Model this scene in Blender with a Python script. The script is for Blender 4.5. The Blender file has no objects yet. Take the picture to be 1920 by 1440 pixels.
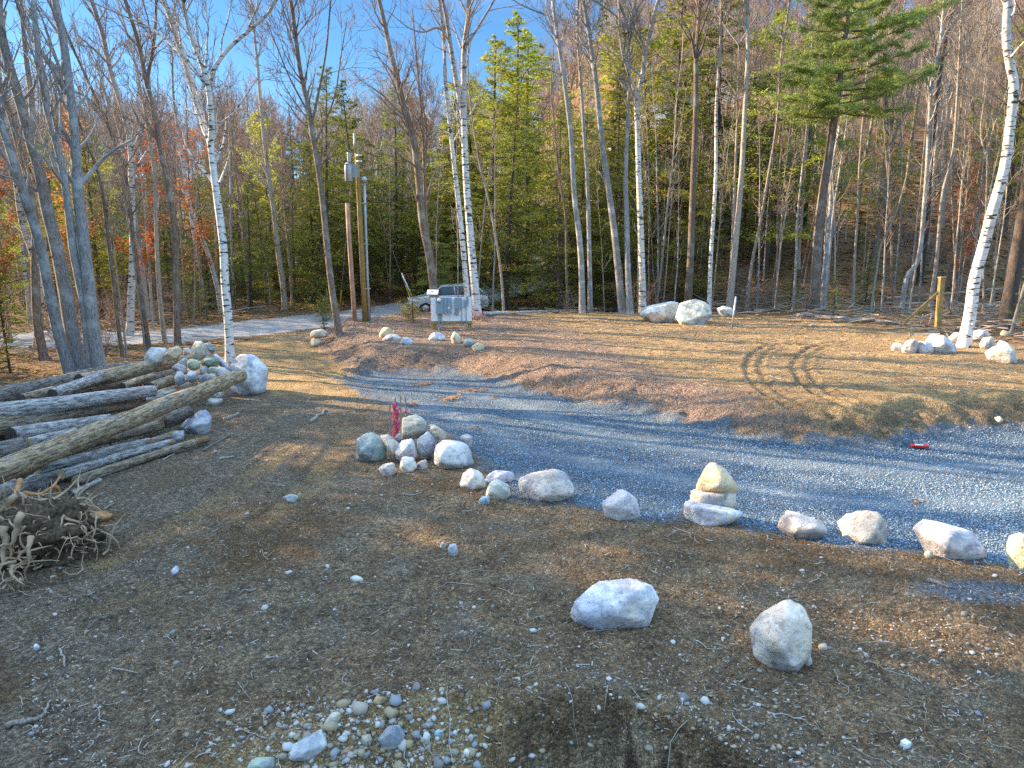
import bpy, bmesh, math, random
import numpy as np
from mathutils import Vector, Matrix

R = math.radians
sc = bpy.context.scene
# ------------------------------------------------------------------ camera
PITCH = R(11.3); CAMZ = 3.6; FPX = 1297.0
cd = bpy.data.cameras.new("camera"); cam = bpy.data.objects.new("camera", cd)
sc.collection.objects.link(cam); sc.camera = cam
cam.location = (0, 0, CAMZ); cam.rotation_euler = (R(90) - PITCH, 0, 0)
cd.sensor_width = 36; cd.lens = 36 * FPX / 1920; cd.clip_start = 0.1; cd.clip_end = 2000
# ------------------------------------------------------------------ world, sun, exposure
SUN_EL = R(23); SUN_AZ = R(21)           # azimuth: degrees beyond due left (towards the far side)
world = bpy.data.worlds.new("World"); sc.world = world; world.use_nodes = True
wt = world.node_tree; wn = wt.nodes; wn.clear()
sky = wn.new("ShaderNodeTexSky"); sky.sky_type = 'NISHITA'; sky.sun_disc = False
sky.sun_elevation = SUN_EL; sky.sun_rotation = -(math.pi / 2 - SUN_AZ)
sky.altitude = 300; sky.air_density = 1.0; sky.dust_density = 0.15; sky.ozone_density = 2.2
bg = wn.new("ShaderNodeBackground"); bg.inputs['Strength'].default_value = 0.15
wo = wn.new("ShaderNodeOutputWorld")
hs = wn.new("ShaderNodeHueSaturation"); hs.inputs['Saturation'].default_value = 1.05
# low sky dimmed and bluer; out-of-view overhead sky boosted to fill the shade
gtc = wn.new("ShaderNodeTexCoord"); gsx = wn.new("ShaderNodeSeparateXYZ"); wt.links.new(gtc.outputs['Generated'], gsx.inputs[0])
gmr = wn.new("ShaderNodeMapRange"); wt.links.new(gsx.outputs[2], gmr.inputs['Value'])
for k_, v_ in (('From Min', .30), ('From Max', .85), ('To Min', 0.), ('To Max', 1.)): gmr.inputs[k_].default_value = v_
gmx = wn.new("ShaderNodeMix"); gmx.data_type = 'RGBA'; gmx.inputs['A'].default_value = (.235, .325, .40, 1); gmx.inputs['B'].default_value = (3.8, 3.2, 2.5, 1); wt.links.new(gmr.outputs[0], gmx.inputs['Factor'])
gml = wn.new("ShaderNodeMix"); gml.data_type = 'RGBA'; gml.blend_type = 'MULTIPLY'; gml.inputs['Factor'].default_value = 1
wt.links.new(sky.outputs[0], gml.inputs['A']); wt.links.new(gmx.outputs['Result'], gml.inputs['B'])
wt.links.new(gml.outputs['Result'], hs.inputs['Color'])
tc = wn.new("ShaderNodeTexCoord"); mp = wn.new("ShaderNodeMapping"); mp.inputs['Scale'].default_value = (1.2, 1.2, 4.5)
mp.inputs['Rotation'].default_value = (0, R(18), 0)
nz = wn.new("ShaderNodeTexNoise"); nz.inputs['Scale'].default_value = 2.2; nz.inputs['Detail'].default_value = 7; nz.inputs['Roughness'].default_value = .6
cr = wn.new("ShaderNodeMapRange"); cr.inputs['From Min'].default_value = .52; cr.inputs['From Max'].default_value = .82
cr.inputs['To Min'].default_value = 0; cr.inputs['To Max'].default_value = .30
mx = wn.new("ShaderNodeMix"); mx.data_type = 'RGBA'; mx.inputs['B'].default_value = (1.6, 1.95, 2.5, 1)
wt.links.new(tc.outputs['Generated'], mp.inputs[0]); wt.links.new(mp.outputs[0], nz.inputs['Vector'])
wt.links.new(nz.outputs[0], cr.inputs['Value']); wt.links.new(cr.outputs[0], mx.inputs['Factor'])
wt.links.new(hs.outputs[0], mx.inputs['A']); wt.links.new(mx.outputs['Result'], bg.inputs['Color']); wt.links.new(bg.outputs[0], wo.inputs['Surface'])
sd = bpy.data.lights.new("sun", 'SUN'); sd.energy = 5.0; sd.angle = R(0.5); sd.color = (1.0, 0.77, 0.49)
sun = bpy.data.objects.new("sun", sd); sc.collection.objects.link(sun)
SUNV = Vector((-math.cos(SUN_AZ) * math.cos(SUN_EL), math.sin(SUN_AZ) * math.cos(SUN_EL), math.sin(SUN_EL)))
sun.rotation_euler = SUNV.to_track_quat('Z', 'Y').to_euler(); sun.location = (-30, 20, 30)
sc.view_settings.view_transform = 'Standard'; sc.view_settings.look = 'None'
sc.view_settings.exposure = 1.8; sc.view_settings.gamma = 1.0
sc.cycles.max_bounces = 5; sc.cycles.diffuse_bounces = 3; sc.cycles.transmission_bounces = 3
sc.cycles.use_denoising = False
try: sc.cycles.denoiser = 'OPENIMAGEDENOISE'
except Exception: pass

random.seed(11)
rg = np.random.default_rng(11)
COL = sc.collection
# ------------------------------------------------------------------ picture <-> place
cP, sP = math.cos(PITCH), math.sin(PITCH)
def ray(px, py):
    u = (px - 960) / FPX; v = (720 - py) / FPX
    return np.array((u, cP + v * sP, -sP + v * cP))
def at_y(px, py, Y):
    d = ray(px, py); return np.array((0, 0, CAMZ)) + d * (Y / d[1])
def at_z(px, py, z):
    d = ray(px, py); return np.array((0, 0, CAMZ)) + d * ((z - CAMZ) / d[2])
# noise -------------------------------------------------------------------------
_T = rg.random((256, 256))
def vn(x, y, s=0):
    x = np.asarray(x, float) + s * 17.31; y = np.asarray(y, float) + s * 9.77
    xi = np.floor(x).astype(int); yi = np.floor(y).astype(int); fx = x - xi; fy = y - yi
    fx = fx * fx * (3 - 2 * fx); fy = fy * fy * (3 - 2 * fy)
    a = _T[xi & 255, yi & 255]; b = _T[(xi + 1) & 255, yi & 255]; c = _T[xi & 255, (yi + 1) & 255]; d = _T[(xi + 1) & 255, (yi + 1) & 255]
    return (a * (1 - fx) + b * fx) * (1 - fy) + (c * (1 - fx) + d * fx) * fy
def fbm(x, y, s=0, o=4):
    r = 0; a = .5
    for i in range(o): r = r + a * (vn(x, y, s + i) - .5) * 2; x = x * 2.03; y = y * 2.03; a *= .5
    return r
def sst(a, b, x):
    t = np.clip((x - a) / (b - a), 0, 1); return t * t * (3 - 2 * t)
def sdf(poly, x, y):          # signed distance, > 0 inside
    P = np.asarray(poly, float); x = np.asarray(x, float); y = np.asarray(y, float)
    best = np.full(x.shape, 1e9); ins = np.zeros(x.shape, bool)
    for i in range(len(P)):
        ax, ay = P[i]; bx, by = P[(i + 1) % len(P)]
        dx, dy = bx - ax, by - ay
        t = np.clip(((x - ax) * dx + (y - ay) * dy) / (dx * dx + dy * dy + 1e-12), 0, 1)
        best = np.minimum(best, (x - ax - t * dx) ** 2 + (y - ay - t * dy) ** 2)
        c = ((ay > y) != (by > y)) & (x < (bx - ax) * (y - ay) / (by - ay + 1e-12) + ax)
        ins ^= c
    return np.where(ins, 1, -1) * np.sqrt(best)
def pdist(line, x, y):        # distance to an open polyline
    P = np.asarray(line, float); best = np.full(np.shape(x), 1e9)
    for i in range(len(P) - 1):
        ax, ay = P[i]; dx, dy = P[i + 1] - P[i]
        t = np.clip(((x - ax) * dx + (y - ay) * dy) / (dx * dx + dy * dy + 1e-12), 0, 1)
        best = np.minimum(best, (x - ax - t * dx) ** 2 + (y - ay - t * dy) ** 2)
    return np.sqrt(best)
fl = lambda pts, z=0: [tuple(at_z(a, b, z)[:2]) for a, b in pts]
FAR_EDGE = [(650, 708), (700, 697), (830, 697), (900, 712), (1000, 742), (1100, 765), (1190, 772), (1240, 788), (1370, 812), (1440, 826), (1560, 838), (1680, 834), (1770, 814), (1850, 803), (2000, 806), (2400, 815)]
NEAR_EDGE = [(2400, 1140), (2000, 1075), (1850, 1045), (1680, 1022), (1560, 1012), (1460, 990), (1400, 975), (1280, 962), (1200, 962), (1120, 948), (1060, 935), (985, 925), (955, 890), (925, 865), (880, 830), (830, 800), (760, 762), (700, 737)]
DRIVE = fl(FAR_EDGE + NEAR_EDGE)
PAD = fl(FAR_EDGE) + [(60, 16), (60, 40), (-5.5, 33.5), (-8.2, 29)] + fl([(590, 650)])
ROADC = [(-70, 27), (-40, 29), (-26, 27.5), (-17, 27.5), (-13, 29.8), (-9.7, 34.5), (-6.6, 39), (-3.4, 43.5), (-.3, 48), (2.4, 53), (4.4, 60), (6.5, 68), (10, 78), (18, 90), (30, 100)]
ENTRY = fl([(650, 706), (570, 668), (470, 668), (410, 640), (300, 640)])
CLEAR = [(-17, -12), (-15.8, 12), (-13.4, 18.2), (-11.8, 21.5), (-10.5, 26), (-9, 30.5), (-5, 31.2), (-1.5, 32), (3, 33), (8, 34), (12, 31.5), (14.8, 26), (15.2, 22), (22, 19), (34, 12), (34, -12)]
def H(x, y):
    x = np.asarray(x, float); y = np.asarray(y, float)
    z = 0.10 * fbm(x * .22, y * .22, 3, 3)
    d = sdf(PAD, x, y)
    z = z + .48 * sst(-.1, 1.5, d + .35 * fbm(x * .9, y * .9, 5, 3)) * sst(-12, -2, -np.abs(x - 4) + 12 + 8)
    z = z + .05 * np.exp(-((d - 1.3) / .7) ** 2) * sst(4, -2, x) * (y < 34)
    z = z - .05 * sst(-.3, .3, sdf(DRIVE, x, y))
    # the wooded hill: gentle on the left, steeper on the right
    s = .05 + .31 * sst(-6, 20, x)
    yy = np.maximum(0, y - 36 + 2.0 * sst(4, 14, x)); yy = yy - 4 * (1 - np.exp(-yy / 4))
    z = z + s * np.minimum(yy, 110) + .12 * np.clip(y - 62, 0, 130) * (1 - .6 * sst(-4, 26, x))
    z = z + .35 * sst(38, 60, y) * fbm(x * .12, y * .12, 8, 3) * 3
    z = z + .10 * sst(15, 30, y) * fbm(x * .7, y * .7, 9, 3)
    # excavated edge at the camera's feet
    yc = np.interp(x, [-9, -3.2, -2.4, -.9, -.15, 0, .7, 1.3, 1.8, 2.3, 9], [1.5, 3.2, 4.35, 4.85, 4.95, 4.9, 5.0, 4.75, 4.3, 3.4, 1.5]) + .10 * fbm(x * 2.2, y * 0, 12, 3)
    w = np.interp(x, [-3, -.25, 0, 1.5, 2.4], [1.9, 1.7, .5, .55, 1.5])
    z = z - 1.15 * sst(0, 1, (yc - y) / w) + .13 * np.exp(-((y - yc - .10) / .24) ** 2) * sst(2.4, .5, np.abs(x))
    # road bed is smooth
    rd = pdist(ROADC, x, y)
    return z - .06 * sst(3.2, 2.2, rd)
def Hs(x, y): return float(H(np.array([x]), np.array([y]))[0])
def at(px, py):
    d = ray(px, py); t = 2.0; o = np.array((0, 0, CAMZ))
    ts = np.geomspace(3, 260, 500); P = o + ts[:, None] * d
    h = H(P[:, 0], P[:, 1]) - P[:, 2]; k = np.argmax(h > 0)
    if h[k] <= 0: k = len(ts) - 1
    a, b = ts[max(k - 1, 0)], ts[k]
    for _ in range(18):
        m = (a + b) / 2; p = o + m * d
        if Hs(p[0], p[1]) > p[2]: b = m
        else: a = m
    return o + b * d
# ------------------------------------------------------------------ materials
def mat(name, rough=.9):
    m = bpy.data.materials.new(name); m.use_nodes = True; nt = m.node_tree
    b = nt.nodes['Principled BSDF']; b.inputs['Roughness'].default_value = rough
    b.inputs['Specular IOR Level'].default_value = .25
    return m, nt, b
def N(nt, t, **k):
    n = nt.nodes.new(t)
    for a, v in k.items():
        if a.startswith('_'): setattr(n, a[1:], v)
        else: n.inputs[a.replace('__', ' ')].default_value = v
    return n
def noise(nt, vec, scale, detail=4, rough=.55):
    n = N(nt, 'ShaderNodeTexNoise', Scale=scale, Detail=detail, Roughness=rough)
    if vec is not None: nt.links.new(vec, n.inputs['Vector'])
    return n.outputs[0]
def mapr(nt, v, a, b, c=0., d=1.):
    n = nt.nodes.new('ShaderNodeMapRange'); nt.links.new(v, n.inputs['Value'])
    for k, q in zip(('From Min', 'From Max', 'To Min', 'To Max'), (a, b, c, d)): n.inputs[k].default_value = q
    return n.outputs[0]
def mixc(nt, f, a, b, mode='MIX'):
    n = nt.nodes.new('ShaderNodeMix'); n.data_type = 'RGBA'; n.blend_type = mode
    for s, v in (('Factor', f), ('A', a), ('B', b)):
        if isinstance(v, (int, float)): n.inputs[s].default_value = v
        elif isinstance(v, tuple): n.inputs[s].default_value = v + (1,) if len(v) == 3 else v
        else: nt.links.new(v, n.inputs[s])
    return n.outputs['Result']
def mth(nt, op, a, b=0.):
    n = nt.nodes.new('ShaderNodeMath'); n.operation = op
    for i, v in enumerate((a, b)):
        if isinstance(v, (int, float)): n.inputs[i].default_value = v
        else: nt.links.new(v, n.inputs[i])
    return n.outputs[0]
def coord(nt, scale=None, kind='Object'):
    t = nt.nodes.new('ShaderNodeTexCoord').outputs[kind]
    if scale:
        m = nt.nodes.new('ShaderNodeMapping'); m.inputs['Scale'].default_value = scale; nt.links.new(t, m.inputs[0]); t = m.outputs[0]
    return t
def bump(nt, b, h, strength=.5, dist=.02):
    n = N(nt, 'ShaderNodeBump', Strength=strength, Distance=dist); nt.links.new(h, n.inputs['Height']); nt.links.new(n.outputs[0], b.inputs['Normal'])
def flat(name, c, rough=.7, metal=0, var=.15, scale=8, bmp=.0):
    m, nt, b = mat(name, rough); b.inputs['Metallic'].default_value = metal
    n = noise(nt, coord(nt), scale, 4)
    k = mixc(nt, mapr(nt, n, .3, .7), tuple(x * (1 - var) for x in c), tuple(min(1, x * (1 + var)) for x in c))
    nt.links.new(k, b.inputs['Base Color'])
    if bmp: bump(nt, b, n, bmp)
    return m
def bark(name, c1, c2, vs=(9, 9, 1.6), sc_=4., lichen=None):
    m, nt, b = mat(name, .95); v = coord(nt, vs)
    n = noise(nt, v, sc_, 6, .78); k = mixc(nt, mapr(nt, n, .42, .58), c1, c2)
    if lichen:
        q = noise(nt, coord(nt), 1.6, 4, .6); k = mixc(nt, mapr(nt, q, .52, .62, 0, .75), k, lichen)
    rnd = nt.nodes.new('ShaderNodeObjectInfo').outputs['Random']
    hv = nt.nodes.new('ShaderNodeHueSaturation'); nt.links.new(mapr(nt, rnd, 0, 1, .75, 1.25), hv.inputs['Value']); nt.links.new(k, hv.inputs['Color'])
    nt.links.new(hv.outputs[0], b.inputs['Base Color']); bump(nt, b, n, .8, .03); return m
def birch(name, white=(.72, .70, .66)):
    m, nt, b = mat(name, .8)
    v = coord(nt, (3.0, 3.0, 15)); n = noise(nt, v, 1.0, 4, .6)
    dash = mapr(nt, n, .565, .60)
    v2 = coord(nt, (1.5, 1.5, 3.2)); n2 = noise(nt, v2, 1.1, 5, .7); scar = mapr(nt, n2, .58, .64)
    z = nt.nodes.new('ShaderNodeSeparateXYZ'); nt.links.new(coord(nt), z.inputs[0])
    k = mixc(nt, mapr(nt, noise(nt, coord(nt), 5, 3), .4, .7), white, (.55, .50, .45))
    k = mixc(nt, dash, k, (.045, .038, .035)); k = mixc(nt, scar, k, (.06, .05, .045))
    k = mixc(nt, mapr(nt, z.outputs[2], 7.5, 12, 0, .75), k, (.20, .13, .09))
    nt.links.new(k, b.inputs['Base Color']); bump(nt, b, n, .4, .02); return m
M = {}
M['grey'] = bark('grey_bark', (.17, .155, .145), (.36, .35, .345), lichen=(.46, .47, .46))
M['brown'] = bark('brown_bark', (.11, .078, .056), (.27, .21, .165), lichen=(.30, .29, .25))
M['dark'] = bark('dark_bark', (.05, .038, .030), (.13, .10, .085))
M['pale'] = bark('pale_stem_bark', (.22, .18, .14), (.44, .38, .32))
M['birch'] = birch('birch_bark')
M['birch2'] = birch('dull_birch_bark', (.50, .44, .38))
def twig(name, c):
    m, nt, b = mat(name, .9); rnd = nt.nodes.new('ShaderNodeNewGeometry').outputs['Random Per Island']
    k = mixc(nt, rnd, tuple(x * .7 for x in c), tuple(x * 1.35 for x in c))
    nt.links.new(k, b.inputs['Base Color']); return m
M['twig'] = twig('twig_bark', (.20, .155, .125)); M['twigred'] = twig('red_twig_bark', (.29, .18, .135)); M['twigpale'] = twig('pale_twig_bark', (.33, .27, .21))
def leaf(name, a, b_, c, trans=.45):
    m, nt, b = mat(name, .75); rnd = nt.nodes.new('ShaderNodeNewGeometry').outputs['Random Per Island']
    k = mixc(nt, mapr(nt, rnd, 0, .6), a, b_); k = mixc(nt, mapr(nt, rnd, .72, 1.), k, c)
    big = noise(nt, coord(nt), .8, 3); k = mixc(nt, mapr(nt, big, .35, .65, 0, .6), k, a)
    hv = nt.nodes.new('ShaderNodeHueSaturation'); orn = nt.nodes.new('ShaderNodeObjectInfo').outputs['Random']; nt.links.new(mapr(nt, orn, 0, 1, .485, .52), hv.inputs['Hue']); nt.links.new(mapr(nt, mth(nt, 'FRACT', mth(nt, 'MULTIPLY', orn, 7.3)), 0, 1, .75, 1.35), hv.inputs['Value']); nt.links.new(k, hv.inputs['Color']); k = hv.outputs[0]
    tb = nt.nodes.new('ShaderNodeBsdfTranslucent'); ms = nt.nodes.new('ShaderNodeMixShader'); ms.inputs[0].default_value = trans
    nt.links.new(k, b.inputs['Base Color']); nt.links.new(k, tb.inputs['Color'])
    out = nt.nodes['Material Output']; nt.links.new(b.outputs[0], ms.inputs[1]); nt.links.new(tb.outputs[0], ms.inputs[2]); nt.links.new(ms.outputs[0], out.inputs['Surface'])
    return m
M['needle'] = leaf('hemlock_needles', (.10, .125, .026), (.20, .22, .038), (.36, .33, .055))
M['needley'] = leaf('sunny_needles', (.23, .26, .04), (.38, .38, .055), (.55, .48, .08), .55)
M['pine'] = leaf('pine_needles', (.17, .22, .055), (.29, .34, .09), (.45, .47, .13), .5)
M['orange'] = leaf('rusty_leaves', (.34, .10, .03), (.48, .17, .045), (.5, .27, .08))
M['yellow'] = leaf('yellow_leaves', (.25, .20, .03), (.36, .30, .05), (.42, .33, .08))
# rock: the colour comes from each rock's own object colour
m, nt, b = mat('rock', .85); M['rock'] = m
oi = nt.nodes.new('ShaderNodeObjectInfo'); v = coord(nt)
va = nt.nodes.new('ShaderNodeVectorMath'); va.operation = 'MULTIPLY_ADD'; cx = nt.nodes.new('ShaderNodeCombineXYZ')
nt.links.new(oi.outputs['Random'], cx.inputs[0]); nt.links.new(oi.outputs['Random'], cx.inputs[1])
nt.links.new(cx.outputs[0], va.inputs[0]); va.inputs[1].default_value = (37, 53, 11); nt.links.new(v, va.inputs[2]); v = va.outputs[0]
n1 = noise(nt, v, 2.6, 6, .62); n2 = noise(nt, v, 1.5, 4, .5); n3 = noise(nt, v, 9, 6, .65)
ms_ = nt.nodes.new('ShaderNodeMapping'); ms_.inputs['Scale'].default_value = (2, 2, 9); ms_.inputs['Rotation'].default_value = (.5, .3, 0); nt.links.new(v, ms_.inputs[0])
n4 = noise(nt, ms_.outputs[0], 1.4, 5, .65)
base = oi.outputs['Color']
k = mixc(nt, mapr(nt, n1, .35, .68), mixc(nt, 1., base, (.85, .85, .90), 'MULTIPLY'), mixc(nt, 1., base, (1.4, 1.38, 1.35), 'MULTIPLY'))
k = mixc(nt, mapr(nt, n2, .52, .66, 0, .55), k, (.46, .36, .23))
k = mixc(nt, mapr(nt, n4, .55, .63, 0, .7), k, (.66, .65, .63))
k = mixc(nt, mapr(nt, n4, .30, .38, .6, 0), k, (.10, .10, .11))
k = mixc(nt, mapr(nt, n3, .36, .46, .5, 0), k, (.16, .15, .14))
n5 = noise(nt, v, 24, 5, .7); k = mixc(nt, mapr(nt, n5, .56, .66, 0, .22), k, (.72, .71, .69)); k = mixc(nt, mapr(nt, n5, .42, .34, 0, .35), k, (.16, .15, .145))
lo = mixc(nt, mapr(nt, noise(nt, v, 1.3, 5, .7), .44, .50), (.80, .80, .84), (1.12, 1.08, 1.0)); k = mixc(nt, 1., k, lo, 'MULTIPLY')
nt.links.new(k, b.inputs['Base Color'])
bump(nt, b, mth(nt, 'ADD', mth(nt, 'ADD', n1, mth(nt, 'MULTIPLY', n3, .6)), mth(nt, 'MULTIPLY', n5, .12)), 1., .06)
# logs
m, nt, b = mat('log_bark', .95); M['log'] = m
oi = nt.nodes.new('ShaderNodeObjectInfo')
v = coord(nt, (2.2, 14, 14)); n1 = noise(nt, v, 2.2, 7, .8); n2 = noise(nt, coord(nt, (1.2, 4, 4)), 1.1, 5, .6); n3 = noise(nt, coord(nt, (2.2, 3, 3)), 1.3, 4, .6)
k = mixc(nt, mapr(nt, n1, .42, .56), mixc(nt, 1., oi.outputs['Color'], (.33, .30, .29), 'MULTIPLY'), mixc(nt, 1., oi.outputs['Color'], (1.45, 1.4, 1.33), 'MULTIPLY'))
k = mixc(nt, mapr(nt, n2, .60, .66, 0, .9), k, (.36, .21, .10)); k = mixc(nt, mapr(nt, n2, .30, .38, .7, 0), k, (.05, .04, .035))
k = mixc(nt, mapr(nt, n3, .58, .66, 0, .6), k, (.42, .42, .41))
nt.links.new(k, b.inputs['Base Color']); bump(nt, b, mth(nt, 'ADD', n1, n2), 1., .09)
m, nt, b = mat('cut_wood', .8); M['cut'] = m
g = N(nt, 'ShaderNodeTexWave', Scale=9., Distortion=1.5); g.wave_type = 'RINGS'; g.rings_direction = 'X'; nt.links.new(coord(nt), g.inputs[0])
nt.links.new(mixc(nt, mapr(nt, g.outputs[1], 0, 1), (.46, .34, .18), (.62, .50, .30)), b.inputs['Base Color'])
M['steel'] = flat('galvanised_steel', (.42, .44, .46), .45, .7, .1)
M['boxgrey'] = flat('grey_enamel', (.25, .34, .40), .5, 0, .06)
M['board'] = flat('white_painted_board', (.88, .88, .87), .6, 0, .05, 3)
M['timber'] = flat('treated_timber', (.36, .24, .09), .8, 0, .25, 5)
M['pole'] = flat('treated_pole_wood', (.33, .215, .075), .85, 0, .22, 4)
M['oldpole'] = flat('weathered_pole_wood', (.42, .26, .18), .9, 0, .3, 4)
M['yellowp'] = flat('yellow_plastic', (.75, .48, .03), .5)
M['wire'] = flat('steel_wire', (.3, .3, .3), .5, .6)
M['black'] = flat('black_rubber', (.02, .02, .02), .7)
M['pinkr'] = flat('pink_ribbon', (.85, .10, .20), .6)
M['white'] = flat('white_plastic', (.8, .8, .8), .4)
M['red'] = flat('red_plastic', (.65, .03, .03), .4)
M['blue'] = flat('blue_paint', (.06, .22, .5), .5)
M['stake'] = flat('grey_stake_wood', (.32, .25, .20), .9)
M['carpaint'] = flat('silver_car_paint', (.62, .65, .68), .25, .3, .02)
m, nt, b = mat('car_glass', .05); b.inputs['Base Color'].default_value = (.02, .03, .035, 1); b.inputs['Specular IOR Level'].default_value = .8; M['glass'] = m
m, nt, b = mat('lamp_glass', .1); b.inputs['Base Color'].default_value = (.7, .72, .75, 1); M['lampglass'] = m
M['root'] = flat('root_wood', (.40, .28, .18), .95, 0, .45, 6, .5)
M['rootorange'] = flat('torn_root_wood', (.42, .21, .085), .9, 0, .35, 6, .4)
M['soil'] = flat('clinging_soil', (.085, .058, .036), 1., 0, .75, 22, 1.)
# ------------------------------------------------------------------ mesh building
def link(o, parent=None):
    COL.objects.link(o)
    if parent is not None: o.parent = parent
    return o
def tag(o, label=None, cat=None, group=None, kind=None):
    if label: o['label'] = label
    if cat: o['category'] = cat
    if group: o['group'] = group
    if kind: o['kind'] = kind
    return o
def empty(name, loc, label=None, cat=None, group=None, rz=0):
    o = bpy.data.objects.new(name, None); o.empty_display_size = .3; o.location = [float(q) for q in loc]; o.rotation_euler = (0, 0, rz)
    link(o); return tag(o, label, cat, group)
def mesh_np(name, V, Q=None, T_=None, mat_=None, smooth=True, mi=None):
    me = bpy.data.meshes.new(name)
    nq = 0 if Q is None else len(Q); ntq = 0 if T_ is None else len(T_)
    lv = []
    if nq: lv.append(np.asarray(Q).ravel())
    if ntq: lv.append(np.asarray(T_).ravel())
    lv = np.concatenate(lv).astype(np.int32)
    me.vertices.add(len(V)); me.vertices.foreach_set('co', np.asarray(V, np.float32).ravel())
    me.loops.add(len(lv)); me.loops.foreach_set('vertex_index', lv)
    me.polygons.add(nq + ntq)
    st = np.concatenate([np.arange(nq) * 4, nq * 4 + np.arange(ntq) * 3]).astype(np.int32)
    me.polygons.foreach_set('loop_start', st)
    me.polygons.foreach_set('use_smooth', np.full(nq + ntq, smooth))
    me.update(calc_edges=True)
    if mat_ is not None:
        for q in (mat_ if isinstance(mat_, (list, tuple)) else [mat_]): me.materials.append(q)
    if mi is not None: me.polygons.foreach_set('material_index', np.asarray(mi, np.int32))
    return me
class MB:
    def __init__(s): s.V = []; s.Q = []; s.T = []; s.n = 0
    def add(s, V, Q=None, T_=None):
        V = np.asarray(V, float)
        if Q is not None and len(Q): s.Q.append(np.asarray(Q) + s.n)
        if T_ is not None and len(T_): s.T.append(np.asarray(T_) + s.n)
        s.V.append(V); s.n += len(V)
    def tube(s, P, rad, k=6, cap=False):
        P = np.asarray(P, float); n = len(P); rad = np.broadcast_to(np.asarray(rad, float), (n,))
        t = np.gradient(P, axis=0); t /= np.linalg.norm(t, axis=1)[:, None] + 1e-9
        m = t.mean(0); ref = np.array((0, 0, 1.)) if abs(m[2]) < .75 * np.linalg.norm(m) + 1e-9 else np.array((1., 0, 0))
        a = np.cross(t, ref); a /= np.linalg.norm(a, axis=1)[:, None] + 1e-9; b_ = np.cross(t, a)
        an = np.arange(k) * 2 * math.pi / k
        V = P[:, None, :] + rad[:, None, None] * (a[:, None, :] * np.cos(an)[None, :, None] + b_[:, None, :] * np.sin(an)[None, :, None])
        i = np.arange(n - 1)[:, None] * k; j = np.arange(k)[None, :]; j2 = (j + 1) % k
        Q = np.stack([i + j, i + j2, i + k + j2, i + k + j], -1).reshape(-1, 4)
        V = V.reshape(-1, 3); T_ = None
        if cap:
            V = np.vstack([V, P[0], P[-1]]); c0 = n * k; jj = np.arange(k); j3 = (jj + 1) % k
            T_ = np.vstack([np.stack([np.full(k, c0), j3, jj], -1), np.stack([np.full(k, c0 + 1), (n - 1) * k + jj, (n - 1) * k + j3], -1)])
        s.add(V, Q, T_)
    def box(s, c, d, rot=None, bev=0.):
        c = np.asarray(c, float); h = np.asarray(d, float) / 2
        X = []
        if bev <= 0:
            for z in (-1, 1):
                for x, y in ((-1, -1), (1, -1), (1, 1), (-1, 1)): X.append((x * h[0], y * h[1], z * h[2]))
            Q = [(0, 3, 2, 1), (4, 5, 6, 7), (0, 1, 5, 4), (1, 2, 6, 5), (2, 3, 7, 6), (3, 0, 4, 7)]
            X = np.array(X); T_ = None
        else:
            bm = bmesh.new(); bmesh.ops.create_cube(bm, size=1)
            for v in bm.verts: v.co = Vector((v.co.x * d[0], v.co.y * d[1], v.co.z * d[2]))
            bmesh.ops.bevel(bm, geom=list(bm.edges), offset=bev, segments=2, affect='EDGES', profile=.6)
            bmesh.ops.triangulate(bm, faces=bm.faces); bm.verts.ensure_lookup_table()
            X = np.array([v.co[:] for v in bm.verts]); T_ = [[v.index for v in f.verts] for f in bm.faces]; Q = None; bm.free()
        if rot is not None: X = X @ np.asarray(rot).T
        s.add(X + c, Q, T_)
    def mesh(s, name, mat_, smooth=True):
        return mesh_np(name, np.concatenate(s.V), np.concatenate(s.Q) if s.Q else None, np.concatenate(s.T) if s.T else None, mat_, smooth)
    def build(s, name, mat_, parent=None, smooth=True, loc=None):
        o = bpy.data.objects.new(name, s.mesh(name, mat_, smooth)); link(o, parent)
        if loc is not None: o.location = [float(q) for q in loc]
        return o
def rotz(a): c, s_ = math.cos(a), math.sin(a); return np.array(((c, -s_, 0), (s_, c, 0), (0, 0, 1)))
# ------------------------------------------------------------------ the ground
def tracks_px(*ls): return [[tuple(at(a, b_)[:2]) for a, b_ in l] for l in ls]
RUTS = tracks_px([(1490, 641), (1440, 652), (1417, 668), (1411, 690), (1424, 718), (1455, 742), (1500, 765), (1545, 778)],
                 [(1575, 641), (1530, 652), (1506, 668), (1499, 690), (1515, 716), (1550, 742), (1600, 762), (1660, 780)])
RUT2 = tracks_px([(665, 775), (640, 830), (600, 890), (540, 950), (450, 1010), (350, 1070), (200, 1130)],
                 [(560, 820), (500, 870), (430, 920), (340, 980), (230, 1040), (90, 1090)])
ys = [-12., -8, -5, -2, 0, 1.2, 2.2, 2.9]
y = 3.2
while y < 44: ys.append(y); y *= 1.0052
while y < 520: ys.append(y); y *= 1.02
ys = np.array(ys)
sa = np.concatenate([-np.geomspace(.84, 5, 34)[::-1], np.linspace(-.82, .82, 520), np.geomspace(.84, 5, 34)])
GX = sa[None, :] * (np.maximum(ys, 3)[:, None] + 3); GY = np.repeat(ys[:, None], len(sa), 1)
GX = GX + 0 * GY
gz = H(GX, GY)
dclear = sdf(CLEAR, GX, GY); drd = pdist(ROADC, GX, GY); ddr = sdf(DRIVE, GX, GY); dpad = sdf(PAD, GX, GY)
near = sst(60, 20, GY)
dirt = sst(.3, -.2, ddr) * sst(2.2, 2.9, drd)
gz = gz + near * dirt * (.035 * fbm(GX * 1.8, GY * 1.8, 21, 4) + .016 * fbm(GX * 9, GY * 9, 25, 3))
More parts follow.
